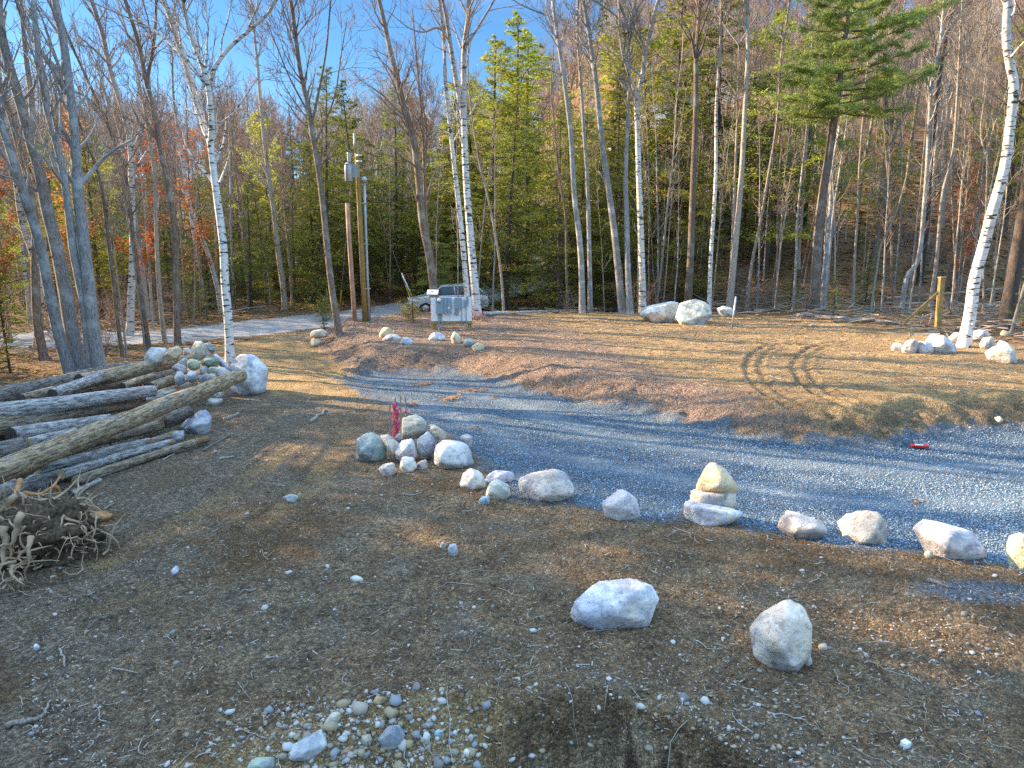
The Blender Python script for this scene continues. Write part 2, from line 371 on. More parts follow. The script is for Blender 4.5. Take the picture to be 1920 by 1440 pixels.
gz = gz + dirt * sst(12, 8, GY) * .02 * fbm(GX * 26, GY * 26, 29, 2)
gz = gz + dirt * .11 * sst(1.9, .2, np.abs(dpad - .5)) * fbm(GX * 3.1, GY * 3.1, 27, 4) * (GY < 34)
gz = gz + sst(-.1, .3, ddr) * (.012 * fbm(GX * 5, GY * 5, 31, 3) + .008 * fbm(GX * 22, GY * 22, 33, 2))
gz = gz + (.05 * sst(1., -2, dclear)) * sst(2.5, 4, drd) * fbm(GX * 2.4, GY * 2.4, 35, 3)
# furrowed cut face
yc = np.interp(GX, [-.15, 0, .7, 1.3, 1.8], [4.95, 4.9, 5.0, 4.75, 4.3])
face = sst(.0, .25, yc - GY) * sst(1.3, .8, yc - GY) * ((GX > -.2) & (GX < 1.9))
gz = gz + face * (.34 * fbm(GX * 3.2, GY * .8, 37, 3) + .16 * fbm(GX * 9, GY * 2, 39, 3))
trk = np.zeros_like(gz); ruts2 = np.zeros_like(gz)
for l in RUTS:
    d = pdist(l, GX, GY); k = np.exp(-((d - .17) / .075) ** 2) * (.5 + .8 * vn(GX * 1.2, GY * 1.2, 90)).clip(0, 1); lug = .5 + .5 * np.sin((GX * .3 + GY) * 40)
    gz = gz - .05 * k * (.55 + .45 * lug) + .03 * np.exp(-((d - .32) / .06) ** 2) + .02 * np.exp(-(d / .06) ** 2); trk = np.maximum(trk, k * (.35 + .5 * lug) * (.5 + vn(GX * 2, GY * 2, 91)))
for l in RUT2:
    d = pdist(l, GX, GY); k = sst(.34, .16, d) * (.35 + .9 * vn(GX * .9, GY * .9, 97)).clip(0, 1); ruts2 = np.maximum(ruts2, k); lug = .5 + .5 * np.sin((GX * 1. + GY) * 45)
    gz = gz - .045 * k * (.6 + .4 * lug) + .015 * np.exp(-((d - .3) / .06) ** 2); trk = np.maximum(trk, .6 * k * lug)
nr, nc = GX.shape
idx = np.arange(nr * nc).reshape(nr, nc)
Q = np.stack([idx[:-1, :-1], idx[:-1, 1:], idx[1:, 1:], idx[1:, :-1]], -1)
cxx = (GX[:-1, :-1] + GX[1:, 1:]) / 2; cyy = (GY[:-1, :-1] + GY[1:, 1:]) / 2
cd_ = sdf(DRIVE, cxx, cyy) + .16 * fbm(cxx * 2.2, cyy * 2.2, 41, 4) + .08 * fbm(cxx * 9, cyy * 9, 43, 2)
cr_ = pdist(ROADC, cxx, cyy) + .18 * fbm(cxx * 1.5, cyy * 1.5, 45, 3)
cls = np.where(cd_ > 0, 1, np.where(cr_ < 2.5, 2, 0))
V = np.stack([GX, GY, gz], -1).reshape(-1, 3)
mul = sst(-.3, .6, dpad + .3 * fbm(GX * .8, GY * .8, 51, 3)) * sst(6.0, 1.5, GX + (GY - 20) * .25 + 1.6 * fbm(GX * .4, GY * .4, 52, 3)) * (GY < 36)
sand_sunlit = sst(.35, 1.5, dpad + .5 * fbm(GX * 1.1, GY * 1.1, 103, 3)) * (1 - .75 * mul)
sand_sunlit = np.maximum(sand_sunlit, .62 * ruts2); den = pdist(ENTRY, GX, GY); sand_sunlit = np.maximum(sand_sunlit, .8 * sst(.35, -.1, GY - np.interp(GX, [-3.2, -2.4, -.9, -.15, 0], [3.2, 4.35, 4.85, 4.95, 4.9])) * sst(.25, -.35, GX + .3 * fbm(GX * 2.5, GY * 2.5, 95, 3)) * sst(-3.2, -2.3, GX)); sand_sunlit = np.maximum(sand_sunlit, .42 * sst(0, -.4, GY - yc) * sst(-.5, .2, GX) * sst(2.4, 1.6, GX) * (.5 + .9 * vn(GX * 7, GY * .8, 99)).clip(0, 1)); sand_sunlit = np.maximum(sand_sunlit, sst(3.3, 1.8, den + .6 * fbm(GX * .9, GY * .9, 53, 3)) * sst(-.0, -.4, ddr))  # on the dug mound the sand tone paints a sunlit ridge
lit = sst(.6, -.9, dclear + .8 * fbm(GX * .6, GY * .6, 54, 3)) * sst(2.4, 3.2, drd)
mul = mul * (1 - lit); sand_sunlit = sand_sunlit * (1 - .8 * lit)
blue = sst(-.55, -.05, ddr + .3 * fbm(GX * 3, GY * 3, 55, 3)) * .8
b2 = np.exp(-(((GX - at(1840, 1110)[0]) / .9) ** 2 + ((GY - at(1840, 1110)[1]) / .30) ** 2)) * .85; blue = np.maximum(blue, b2)
rust = np.maximum(sst(.10, .5, fbm(GX * .8, GY * .8, 57, 4)) * sst(13, 9, GY), .8 * sst(.1, -.45, GY - yc + .3 * fbm(GX * 2.5, GY * 2.5, 96, 3)) * sst(-.8, .4, GX) * sst(2.6, 1.4, GX) * (.4 + .5 * vn(GX * 5, GY, 92)))
edge = sst(.5, -.1, GY - np.interp(GX, [-9, -3.2, -2.4, -.9, -.15, .7, 1.3, 1.8, 2.3, 9], [1.5, 3.2, 4.35, 4.85, 4.95, 5.0, 4.75, 4.3, 3.4, 1.5]) - .1)
def attr(me, name, r, g, b_, sel=None):
    a = me.color_attributes.new(name, 'FLOAT_COLOR', 'POINT')
    A = np.stack([r.ravel(), g.ravel(), b_.ravel(), np.ones(r.size)], -1).astype(np.float32)
    if sel is not None: A = A[sel]
    a.data.foreach_set('color', A.ravel())
# ground shader
m, nt, b = mat('earth', .95); M['earth'] = m
def A(nt, nm):
    n = nt.nodes.new('ShaderNodeAttribute'); n.attribute_name = nm; s = nt.nodes.new('ShaderNodeSeparateColor'); nt.links.new(n.outputs['Color'], s.inputs[0]); return s.outputs
v = coord(nt); z1 = A(nt, 'zone'); z2 = A(nt, 'marks')
nb = noise(nt, v, .5, 4, .6); nm_ = noise(nt, v, 2.6, 5, .65); nf = noise(nt, v, 24, 6, .75); nf2 = noise(nt, v, 60, 4, .7)
fibre = noise(nt, coord(nt, (30, 9, 20)), 1., 4, .7)
fl2 = N(nt, 'ShaderNodeMapping', Scale=(10, 32, 20), Rotation=(0, 0, .6)); nt.links.new(v, fl2.inputs[0]); fibre2 = noise(nt, fl2.outputs[0], 1., 4, .7)
sp1 = noise(nt, v, 14, 6, .8); mud = mixc(nt, mapr(nt, mth(nt, 'ADD', mth(nt, 'MULTIPLY', nm_, .45), mth(nt, 'MULTIPLY', sp1, .55)), .38, .60), (.115, .070, .038), (.48, .32, .17))
ox = nt.nodes.new('ShaderNodeSeparateXYZ'); nt.links.new(v, ox.inputs[0])
mud = mixc(nt, mapr(nt, mth(nt, 'ADD', ox.outputs[0], mth(nt, 'MULTIPLY', mth(nt, 'SUBTRACT', nb, .5), 14)), -.5, -4.5, 0, .5), mud, mixc(nt, mapr(nt, sp1, .42, .58), (.12, .098, .076), (.38, .32, .25)))
mud = mixc(nt, mapr(nt, noise(nt, v, .8, 5, .6), .50, .60, 0, .65), mud, (.23, .15, .08))
mud = mixc(nt, mapr(nt, noise(nt, v, 1.1, 3), .55, .68, 0, .6), mud, (.32, .265, .19))
mud = mixc(nt, z2[1], mud, mixc(nt, mapr(nt, nf, .4, .6), (.15, .085, .035), (.27, .15, .06)))
sand = mixc(nt, mapr(nt, nm_, .34, .66), (.38, .22, .085), (.64, .42, .185))
sand = mixc(nt, mapr(nt, fibre2, .48, .62, 0, .55), sand, (.50, .38, .22))
sand = mixc(nt, mapr(nt, nb, .50, .62, 0, .5), sand, (.17, .115, .065))
mulch = mixc(nt, mapr(nt, fibre, .36, .64), (.20, .115, .078), (.52, .36, .26))
mulch = mixc(nt, mapr(nt, nb, .48, .6, 0, .5), mulch, (.22, .14, .085))
litter = mixc(nt, mapr(nt, nf, .36, .62), (.10, .058, .03), (.34, .19, .08))
litter = mixc(nt, mapr(nt, nm_, .40, .62, 0, .75), litter, (.40, .22, .085))
litter = mixc(nt, mapr(nt, nb, .56, .70, 0, .6), litter, (.09, .10, .035))
bluec = mixc(nt, mapr(nt, nf, .35, .65), (.10, .125, .15), (.28, .31, .34))
zr, zg, zb = z1[0], z1[1], z1[2]
soft = lambda f: mapr(nt, mth(nt, 'ADD', f, mth(nt, 'MULTIPLY', mth(nt, 'SUBTRACT', nm_, .5), .8)), .3, .7)
k = mixc(nt, soft(zr), mud, sand); k = mixc(nt, soft(zg), k, mulch); k = mixc(nt, soft(zb), k, litter)
k = mixc(nt, mapr(nt, mth(nt, 'ADD', z2[2], mth(nt, 'SUBTRACT', nf, .5)), .35, .6), k, bluec)
fa = A(nt, 'face'); st_ = noise(nt, coord(nt, (9, 1.1, 1.)), 1.2, 6, .75); k = mixc(nt, soft(fa[0]), k, mixc(nt, mapr(nt, st_, .40, .58), (.14, .09, .055), (.68, .50, .30)))
k = mixc(nt, mth(nt, 'MULTIPLY', z2[0], .6), k, (.10, .072, .045))
vo = N(nt, 'ShaderNodeTexVoronoi', Scale=26.); nt.links.new(v, vo.inputs['Vector'])
wn_ = nt.nodes.new('ShaderNodeSeparateColor'); nt.links.new(vo.outputs['Color'], wn_.inputs[0])
peb = mth(nt, 'MULTIPLY', mapr(nt, vo.outputs['Distance'], .30, .22), mapr(nt, wn_.outputs[0], .80, .86))
k = mixc(nt, mth(nt, 'MULTIPLY', peb, .75), k, mixc(nt, wn_.outputs[1], (.24, .21, .17), (.46, .44, .41)))
k = mixc(nt, mapr(nt, nf2, .35, .65, .35, 0), k, (.04, .03, .022))
k = mixc(nt, mapr(nt, fibre2, .60, .66, 0, .6), k, (.34, .28, .21)); k = mixc(nt, mapr(nt, fibre, .62, .68, 0, .55), k, (.33, .28, .23)); k = mixc(nt, mapr(nt, sp1, .60, .66, 0, .5), k, (.30, .25, .19)); k = mixc(nt, mapr(nt, sp1, .40, .34, 0, .6), k, (.03, .024, .018))
def grit(nt, v, k, sc_, lo, hi):
    w = N(nt, 'ShaderNodeTexVoronoi', Scale=sc_); nt.links.new(v, w.inputs['Vector']); s = nt.nodes.new('ShaderNodeSeparateColor'); nt.links.new(w.outputs['Color'], s.inputs[0])
    c = nt.nodes.new('ShaderNodeCombineColor'); q = mapr(nt, mth(nt, 'POWER', s.outputs[0], 1.6), 0, 1, lo, hi); [nt.links.new(q, c.inputs[i]) for i in range(3)]
    return mixc(nt, 1., k, c.outputs[0], 'MULTIPLY'), w.outputs['Distance']
k, g1 = grit(nt, v, k, 38, .68, 1.5); k, g2 = grit(nt, v, k, 95, .7, 1.5)
nt.links.new(k, b.inputs['Base Color'])
hgt = mth(nt, 'ADD', mth(nt, 'ADD', nf, mth(nt, 'MULTIPLY', fibre2, .8)), mth(nt, 'ADD', mth(nt, 'MULTIPLY', peb, .7), mth(nt, 'ADD', mth(nt, 'MULTIPLY', nf2, .5), mth(nt, 'MULTIPLY', g1, -.7))))
bump(nt, b, hgt, 1., .07)
# crushed stone shader
m, nt, b = mat('crushed_bluestone', .85); M['bluestone'] = m
v = coord(nt); vo = N(nt, 'ShaderNodeTexVoronoi', Scale=36.); nt.links.new(v, vo.inputs['Vector']); s_ = nt.nodes.new('ShaderNodeSeparateColor'); nt.links.new(vo.outputs['Color'], s_.inputs[0])
vo2 = N(nt, 'ShaderNodeTexVoronoi', Scale=80.); nt.links.new(v, vo2.inputs['Vector']); s2 = nt.nodes.new('ShaderNodeSeparateColor'); nt.links.new(vo2.outputs['Color'], s2.inputs[0])
k = mixc(nt, s_.outputs[0], (.085, .165, .245), (.25, .36, .46)); k2 = mixc(nt, s2.outputs[0], (.10, .175, .26), (.31, .405, .50)); k = mixc(nt, .35, k, k2)
k = mixc(nt, mapr(nt, s_.outputs[1], .88, .92, 0, .8), k, (.52, .54, .55))
k = mixc(nt, mapr(nt, vo.outputs['Distance'], .30, .55, 0, .85), k, (.03, .035, .04)); k, _g = grit(nt, v, k, 80, .6, 1.6)
zw = A(nt, 'zone'); k = mixc(nt, mth(nt, 'MULTIPLY', zw[0], .65), k, mixc(nt, mapr(nt, noise(nt, v, 60, 4, .7), .4, .6), (.22, .26, .29), (.44, .46, .47)))
k = mixc(nt, mapr(nt, mth(nt, 'ADD', zw[1], mth(nt, 'MULTIPLY', mth(nt, 'SUBTRACT', noise(nt, v, 3.5, 5, .7), .5), 1.4)), .45, .75, 0, .8), k, (.24, .17, .10))
nb = noise(nt, v, .9, 4); k = mixc(nt, mapr(nt, nb, .45, .68, 0, .35), k, (.30, .31, .30))
nt.links.new(k, b.inputs['Base Color'])
bump(nt, b, mth(nt, 'ADD', mth(nt, 'MULTIPLY', vo.outputs['Distance'], -1.), mth(nt, 'MULTIPLY', vo2.outputs['Distance'], -.5)), 1., .05)
# road shader
m, nt, b = mat('packed_gravel_road', .9); M['roadm'] = m
v = coord(nt); k = mixc(nt, mapr(nt, noise(nt, v, 30, 5, .7), .3, .7), (.20, .195, .19), (.34, .33, .32))
k = mixc(nt, mapr(nt, noise(nt, v, .7, 4), .5, .66, 0, .5), k, (.27, .22, .16)); nt.links.new(k, b.inputs['Base Color']); bump(nt, b, noise(nt, v, 40, 4), .5, .02)
mid = [((a[0] + b_[0]) / 2, (a[1] + b_[1]) / 2) for a, b_ in zip(fl([(700, 697), (900, 712), (1100, 765), (1370, 812), (1680, 834), (2000, 806)]), fl([(705, 740), (880, 830), (985, 925), (1280, 962), (1560, 1012), (1850, 1045)]))]
dm = pdist(mid, GX, GY); wheel = np.exp(-((dm - .85) / .30) ** 2) * sst(0, .3, ddr) * (.55 + .6 * vn(GX * .8, GY * .8, 93))
dirty = sst(.5, 0, ddr) * .35 + sst(-.5, -3.5, GX) * .3 + sst(.1, .6, fbm(GX * .5, GY * .5, 94, 3)) * .25
def part_of_grid(name, c, mat_, attrs=False):
    q = Q[cls == c].reshape(-1, 4); used, inv = np.unique(q, return_inverse=True)
    me = mesh_np(name, V[used], inv.reshape(-1, 4), None, mat_)
    if attrs:
        attr(me, 'zone', np.clip(sand_sunlit, 0, 1), np.clip(mul, 0, 1), np.clip(lit, 0, 1), used)
        attr(me, 'marks', np.clip(trk, 0, 1), np.clip(rust, 0, 1), np.clip(blue, 0, 1), used)
    if attrs: attr(me, 'face', np.clip(sst(.0, -.3, GY - yc) * sst(-.6, .3, GX + .4 * fbm(GX * 3, GY * 3, 101, 2)) * sst(2.6, 1.6, GX), 0, 1), trk * 0, trk * 0, used)
    if c == 1: attr(me, 'zone', np.clip(wheel, 0, 1), np.clip(dirty, 0, 1), wheel * 0, used)
    o = bpy.data.objects.new(name, me); link(o); o['kind'] = 'structure'; return o
part_of_grid('ground', 0, M['earth'], True)
part_of_grid('gravel_driveway', 1, M['bluestone'])
part_of_grid('road', 2, M['roadm'])
import bisect
def Hf(x, y):
    """height of the finished ground mesh (bilinear)"""
    x = np.atleast_1d(np.asarray(x, float)); y = np.atleast_1d(np.asarray(y, float))
    j = np.clip(np.searchsorted(ys, y) - 1, 0, nr - 2); fy = np.clip((y - ys[j]) / (ys[j + 1] - ys[j]), 0, 1)
    s = x / (np.maximum(y, 3) + 3); i = np.clip(np.searchsorted(sa, s) - 1, 0, nc - 2); fx = np.clip((s - sa[i]) / (sa[i + 1] - sa[i]), 0, 1)
    return (gz[j, i] * (1 - fx) + gz[j, i + 1] * fx) * (1 - fy) + (gz[j + 1, i] * (1 - fx) + gz[j + 1, i + 1] * fx) * fy
# ------------------------------------------------------------------ scattered small stuff
OCT = np.array([(1, 0, 0), (-1, 0, 0), (0, 1, 0), (0, -1, 0), (0, 0, 1), (0, 0, -1)], float)
OCF = np.array([(0, 2, 4), (2, 1, 4), (1, 3, 4), (3, 0, 4), (2, 0, 5), (1, 2, 5), (3, 1, 5), (0, 3, 5)])
def rot_rand(n):
    q = rg.normal(size=(n, 4)); q /= np.linalg.norm(q, axis=1)[:, None]; w, x, y, z = q.T
    return np.stack([1 - 2 * (y * y + z * z), 2 * (x * y - z * w), 2 * (x * z + y * w), 2 * (x * y + z * w), 1 - 2 * (x * x + z * z), 2 * (y * z - x * w), 2 * (x * z - y * w), 2 * (y * z + x * w), 1 - 2 * (x * x + y * y)], -1).reshape(n, 3, 3)
CUB = np.array([(-1, -1, -1), (1, -1, -1), (1, 1, -1), (-1, 1, -1), (-1, -1, 1), (1, -1, 1), (1, 1, 1), (-1, 1, 1)], float)
CUF = np.array([(0, 3, 2, 1), (4, 5, 6, 7), (0, 1, 5, 4), (1, 2, 6, 5), (2, 3, 7, 6), (3, 0, 4, 7)])
def stones(name, x, y, size, mat_, label, cat, sink=.3, rounder=False):
    n = len(x); base = OCT * 1.0
    if rounder:
        g = [(a, b_, c) for a in (-1, 0, 1) for b_ in (-1, 0, 1) for c in (-1, 0, 1) if (a, b_, c) != (0, 0, 0)]
        g = np.array(g, float); g /= np.linalg.norm(g, axis=1)[:, None]
        bm = bmesh.new(); [bm.verts.new(q) for q in g]; bmesh.ops.convex_hull(bm, input=bm.verts); bmesh.ops.triangulate(bm, faces=bm.faces); bm.verts.ensure_lookup_table(); bm.verts.index_update()
        base = np.array([q.co[:] for q in bm.verts]); F = np.array([[q.index for q in f.verts] for f in bm.faces]); bm.free()
    else: F = OCF
    L = base[None] * (1 + rg.uniform(-.3, .3, (n, len(base), 1))) * rg.uniform(.6, 1.15, (n, 1, 3))
    L = np.einsum('nij,nkj->nki', rot_rand(n), L); L[:, :, 2] *= .75
    z = Hf(x, y) + size * (.5 - sink)
    Vv = L * size[:, None, None] + np.stack([x, y, z], -1)[:, None]
    Fv = F[None] + (np.arange(n) * len(base))[:, None, None]
    me = mesh_np(name, Vv.reshape(-1, 3), None, Fv.reshape(-1, 3), mat_, rounder)
    o = bpy.data.objects.new(name, me); link(o); return tag(o, label, cat, kind='stuff')
def stone_mat(name, cols):
    m, nt, b = mat(name, .85); rnd = nt.nodes.new('ShaderNodeNewGeometry').outputs['Random Per Island']
    r = nt.nodes.new('ShaderNodeValToRGB'); r.color_ramp.interpolation = 'CONSTANT'; nt.links.new(rnd, r.inputs[0])
    while len(r.color_ramp.elements) < len(cols): r.color_ramp.elements.new(.5)
    for i, c in enumerate(cols): r.color_ramp.elements[i].position = i / len(cols); r.color_ramp.elements[i].color = c + (1,)
    nt.links.new(r.outputs[0], b.inputs['Base Color']); return m
M['chips'] = stone_mat('bluestone_chips', [(.09, .16, .23), (.15, .25, .34), (.24, .34, .44), (.13, .22, .31), (.42, .46, .50), (.20, .30, .40)])
M['pebbles'] = stone_mat('field_pebbles', [(.30, .26, .20), (.46, .43, .38), (.22, .20, .18), (.36, .28, .17), (.52, .50, .47), (.26, .27, .28), (.40, .34, .26)])
M['debris'] = stone_mat('dry_wood_bits', [(.30, .22, .15), (.42, .36, .28), (.16, .10, .06), (.30, .13, .05), (.45, .42, .38), (.12, .085, .06)])
def persp(n, y0, y1, xr=.80):
    """points spread so that they are even in the picture"""
    y = 1 / (1 / y0 + rg.random(n) * (1 / y1 - 1 / y0)); return rg.uniform(-xr, xr, n) * y, y
x, y = persp(170000, 6.5, 24); k = sdf(DRIVE, x, y) + .12 * fbm(x * 2.2, y * 2.2, 41, 3); p = k > rg.exponential(.13, len(k)) * -1.0
x, y = x[p][:72000], y[p][:72000]
stones('crushed_stone', x, y, rg.uniform(.004, .013, len(x)) * (1 + y * .03), M['chips'], 'loose blue-grey crushed stone on the driveway', 'gravel', .2)
x, y = persp(30000, 3.4, 22); p = (sdf(DRIVE, x, y) < -.1) & ((y < 13) | (rg.random(len(x)) < .35)); x, y = x[p][:17000], y[p][:17000]; kk = rg.random(len(x)) < vn(x * 1.3, y * 1.3, 102) ** 1.5 * 1.3; x, y = x[kk], y[kk]
stones('ground_pebbles', x, y, rg.gamma(1.1, .0036, len(x)).clip(.002, .035) * (1 + y * .06), M['pebbles'], 'small pale pebbles lying in the bare brown soil', 'pebbles', .25, True)
x = np.concatenate([rg.normal(-.95, .55, 1500), rg.uniform(-2.2, .1, 500), rg.normal(1.0, .9, 260)]); y = np.concatenate([rg.normal(4.55, .22, 1500), rg.uniform(3.6, 5.0, 500), rg.normal(4.7, .3, 260)])
p = (y > 3.3) & (y < 5.15); x, y = x[p], y[p]
stones('bank_stones', x, y, rg.gamma(1.1, .0085, len(x)).clip(.004, .06), M['pebbles'], 'pale stones spilling down the dug bank', 'stones', .2, True)
x, y = persp(26000, 3.3, 20); p = (sdf(DRIVE, x, y) < -.1) & (rg.random(len(x)) < vn(x * 1.5, y * 1.5, 98) * 1.3); x, y = x[p][:11000], y[p][:11000]
M['clods'] = stone_mat('soil_crumbs', [(.16, .12, .08), (.24, .185, .125), (.12, .095, .07), (.29, .22, .15), (.20, .135, .08)])
stones('soil_clods', x, y, rg.gamma(1.1, .0045, len(x)).clip(.002, .022) * (1 + y * .05), M['clods'], 'crumbly clods of brown soil over the clearing', 'soil', .35)
def sticks(name, n, reg, ln, w, mat_, label, cat, lift=.5, th=.5):
    x, y = reg; n = len(x); L = rg.gamma(2., ln / 2, n).clip(ln * .3, ln * 4) * (1 + y * .02); a = rg.normal(.35, .9, n); z = Hf(x, y)
    dx, dy = np.cos(a) * L / 2, np.sin(a) * L / 2; ww = w * rg.uniform(.5, 1.5, n) * (1 + y * .06)
    t = rg.normal(0, .06, n) * L
    B = CUB[None] * np.stack([L / 2, ww, ww * th], -1)[:, None]
    B[:, :, 1] += .25 * (B[:, :, 0] ** 2) / (L[:, None] + 1e-6) * rg.choice([-1, 1], n)[:, None]
    X = B[:, :, 0] * np.cos(a)[:, None] - B[:, :, 1] * np.sin(a)[:, None] + x[:, None]; Y = B[:, :, 0] * np.sin(a)[:, None] + B[:, :, 1] * np.cos(a)[:, None] + y[:, None]
    Z = B[:, :, 2] + z[:, None] + ww[:, None] * lift + B[:, :, 0] * (t / L)[:, None]
    me = mesh_np(name, np.stack([X, Y, Z], -1).reshape(-1, 3), (CUF[None] + (np.arange(n) * 8)[:, None, None]).reshape(-1, 4), None, mat_, False)
    o = bpy.data.objects.new(name, me); link(o); return tag(o, label, cat, kind='stuff')
x, y = persp(20000, 3.6, 20); p = (sdf(DRIVE, x, y) < -.15) & (sdf(PAD, x, y) < .6) & (y > 4.0); x, y = x[p][:9000], y[p][:9000]
sticks('wood_chips', 0, (x, y), .030, .0022, M['debris'], 'broken bark bits and roots strewn over the bare soil', 'wood chips')
x, y = persp(700, 4., 20); p = (sdf(DRIVE, x, y) < -.15); x, y = x[p], y[p]
mb = MB()
for a, c in zip(x, y):
    if sdf(DRIVE, np.array([a]), np.array([c]))[0] > 0: continue
    L = rg.gamma(2.5, .07) * (1 + c * .03); P = np.array([(a, c, 0.)]); d = rg.uniform(0, 6.28); pts_ = [(a, c)]
    for _ in range(6): d += rg.normal(0, .45); pts_.append((pts_[-1][0] + math.cos(d) * L / 6, pts_[-1][1] + math.sin(d) * L / 6))
    pts_ = np.array(pts_); P = np.column_stack([pts_, Hf(pts_[:, 0], pts_[:, 1]) + rg.uniform(.002, .02) + .5 * np.abs(rg.normal(0, .012, 7))]); r = rg.uniform(.0015, .0042) * (1 + c * .06); mb.tube(P, np.linspace(r, r * .4, 7), 4)
tag(mb.build('root_litter', M['debris']), 'curled dead roots and twigs lying on the soil', 'twigs', kind='stuff')
M['mulchbits'] = stone_mat('mulch_shreds', [(.40, .27, .17), (.28, .17, .10), (.48, .35, .22), (.20, .12, .07), (.44, .30, .20)])
x = rg.uniform(-7, 13, 30000); y = rg.uniform(15, 31, 30000); p = sdf(PAD, x, y) > .3; x, y = x[p][:14000], y[p][:14000]
sticks('pad_mulch', 0, (x, y), .07, .0035, M['mulchbits'], 'shredded wood mulch spread over the raised pad', 'mulch')
x = rg.uniform(-45, 60, 60000); y = rg.uniform(18, 75, 60000); p = (sdf(CLEAR, x, y) < .5) & (pdist(ROADC, x, y) > 2.8) & (np.abs(x) < .85 * y); x, y = x[p][:26000], y[p][:26000]
M['leaflit'] = stone_mat('fallen_leaves', [(.34, .17, .06), (.22, .11, .045), (.42, .25, .10), (.16, .09, .05), (.36, .20, .08)])
sticks('leaf_litter', 0, (x, y), .09, .018, M['leaflit'], 'brown fallen leaves covering the forest floor', 'leaf litter', .7, .08)
# ------------------------------------------------------------------ rocks
def ico(n):
    bm = bmesh.new(); bmesh.ops.create_icosphere(bm, subdivisions=n, radius=1); bm.verts.ensure_lookup_table()
    V = np.array([v.co[:] for v in bm.verts]); F = np.array([[v.index for v in f.verts] for f in bm.faces]); bm.free(); return V, F
ICO = {k: ico(k) for k in (3, 4, 5)}
def noise3(P, f, s):
    return (fbm(P[:, 0] * f + P[:, 2] * f * .7, P[:, 1] * f + P[:, 2] * f * .4, s, 4) + fbm(P[:, 2] * f + 5, P[:, 0] * f - P[:, 1] * f * .5, s + 3, 4)) * .5
def rock(pts, col, label, Y=None, name='boulder', cat='boulder', group=None, thick=.42, rough=.035, sub=4, sharp=16, crop=None):
    if crop: pts = [(crop[0] + a / crop[2], crop[1] + b_ / crop[2]) for a, b_ in pts]
    P = np.array(pts, float); x0, y0 = P.min(0); x1, y1 = P.max(0); bx = P[P[:, 1] > y1 - .25 * (y1 - y0)][:, 0].mean()
    c = (P.mean(0) + np.array(((x0 + x1) / 2, (y0 + y1) / 2))) / 2
    lifted = Y is not None
    if not lifted:
        g = at(bx, y1 - 1); wid = (x1 - x0) / FPX * g[1]; Y = g[1] + .36 * min(wid, 1.6 * (y1 - y0) / FPX * g[1])
    C = at_y(c[0], c[1], Y); vd = ray(*c); depth = np.linalg.norm(C - np.array((0, 0, CAMZ))); vd = vd / np.linalg.norm(vd)
    W = (x1 - x0) / FPX * Y; Hh_ = (y1 - y0) / FPX * Y; T_ = thick * (W + Hh_) / 2
    hd = np.array((vd[0], vd[1], 0)); hd /= np.linalg.norm(hd)
    pl = []
    for a, b_ in pts:
        r = ray(a, b_); t = (C - np.array((0, 0, CAMZ))) @ vd / (r @ vd); pl.append(np.array((0, 0, CAMZ)) + r * t - C)
    pl = np.array(pl); cc = pl.mean(0)
    H_ = [q for q in pl]
    for qi, q in enumerate(pl):
        for sgn in (-1, 1):
            if (qi + (sgn > 0)) % 2 and len(pl) > 5 or (random.random() < .25 and len(pl) > 6): continue
            H_.append(cc + (q - cc) * random.uniform(.25, .85) + vd * sgn * T_ * random.uniform(.7, 1.15))
    if not lifted:       # a foot that reaches the soil
        for k in range(5):
            a = k * 2 * math.pi / 5 + .4; p = C + np.array((math.cos(a) * W * .30, math.sin(a) * T_ * .6, 0)); p[2] = Hs(p[0], p[1]) - .06; H_.append(p - C)
    bm = bmesh.new(); [bm.verts.new(q) for q in H_]; r = bmesh.ops.convex_hull(bm, input=bm.verts)
    nn = []; dd = []
    ctr = np.mean(H_, axis=0)
    for f in bm.faces:
        n = np.array(f.normal[:]); d = n @ (np.array(f.verts[0].co[:]) - ctr)
        if d < 0: n, d = -n, -d
        if d > 1e-4: nn.append(n); dd.append(d)
    bm.free(); nn = np.array(nn); dd = np.array(dd); Hq = np.array(H_) - ctr
    for _ in range(5):      # chipped corners
        c_ = rg.normal(size=3); c_[2] = abs(c_[2]) * (.15 if lifted else .7); c_ /= np.linalg.norm(c_)
        if abs(c_ @ vd) > .25 and c_ @ vd < .9: nn = np.vstack([nn, c_]); dd = np.append(dd, (Hq @ c_).max() * rg.uniform(.70, .84))
    D, F = ICO[sub]; q = np.maximum(D @ nn.T / dd[None], 1e-6)
    rr = ((q / q.max(1)[:, None]) ** sharp).sum(1) ** (-1 / sharp) / q.max(1) * 1.07
    s_ = (W + Hh_) / 2; sd_ = random.randint(0, 60); Pn = D * rr[:, None] / s_
    rr = rr * (1 + rough * 1.5 * noise3(Pn * 1.0 + sd_, 2.2, 60) + rough * .9 * -np.abs(noise3(Pn + sd_, 4.5, 63)) + rough * .5 * noise3(Pn + sd_, 12, 65))
    me = mesh_np(name, D * rr[:, None] + ctr, None, F, M['rock'], True)
    o = bpy.data.objects.new(name, me); link(o); o.location = [float(v_) for v_ in C]; o.color = tuple(col) + (1,)
    return tag(o, label, cat, group)
C8 = (640, 740, 3.692); C9 = (1120, 820, 2.4); C5 = (560, 400, 3.); C6 = (1280, 400, 3.); C7 = (0, 600, 3.692); CF = (400, 1140, 2.667)
WH, GR, TAN, BL, GN, PK = (.62, .61, .60), (.42, .42, .43), (.56, .46, .32), (.36, .40, .44), (.30, .34, .27), (.50, .44, .40)
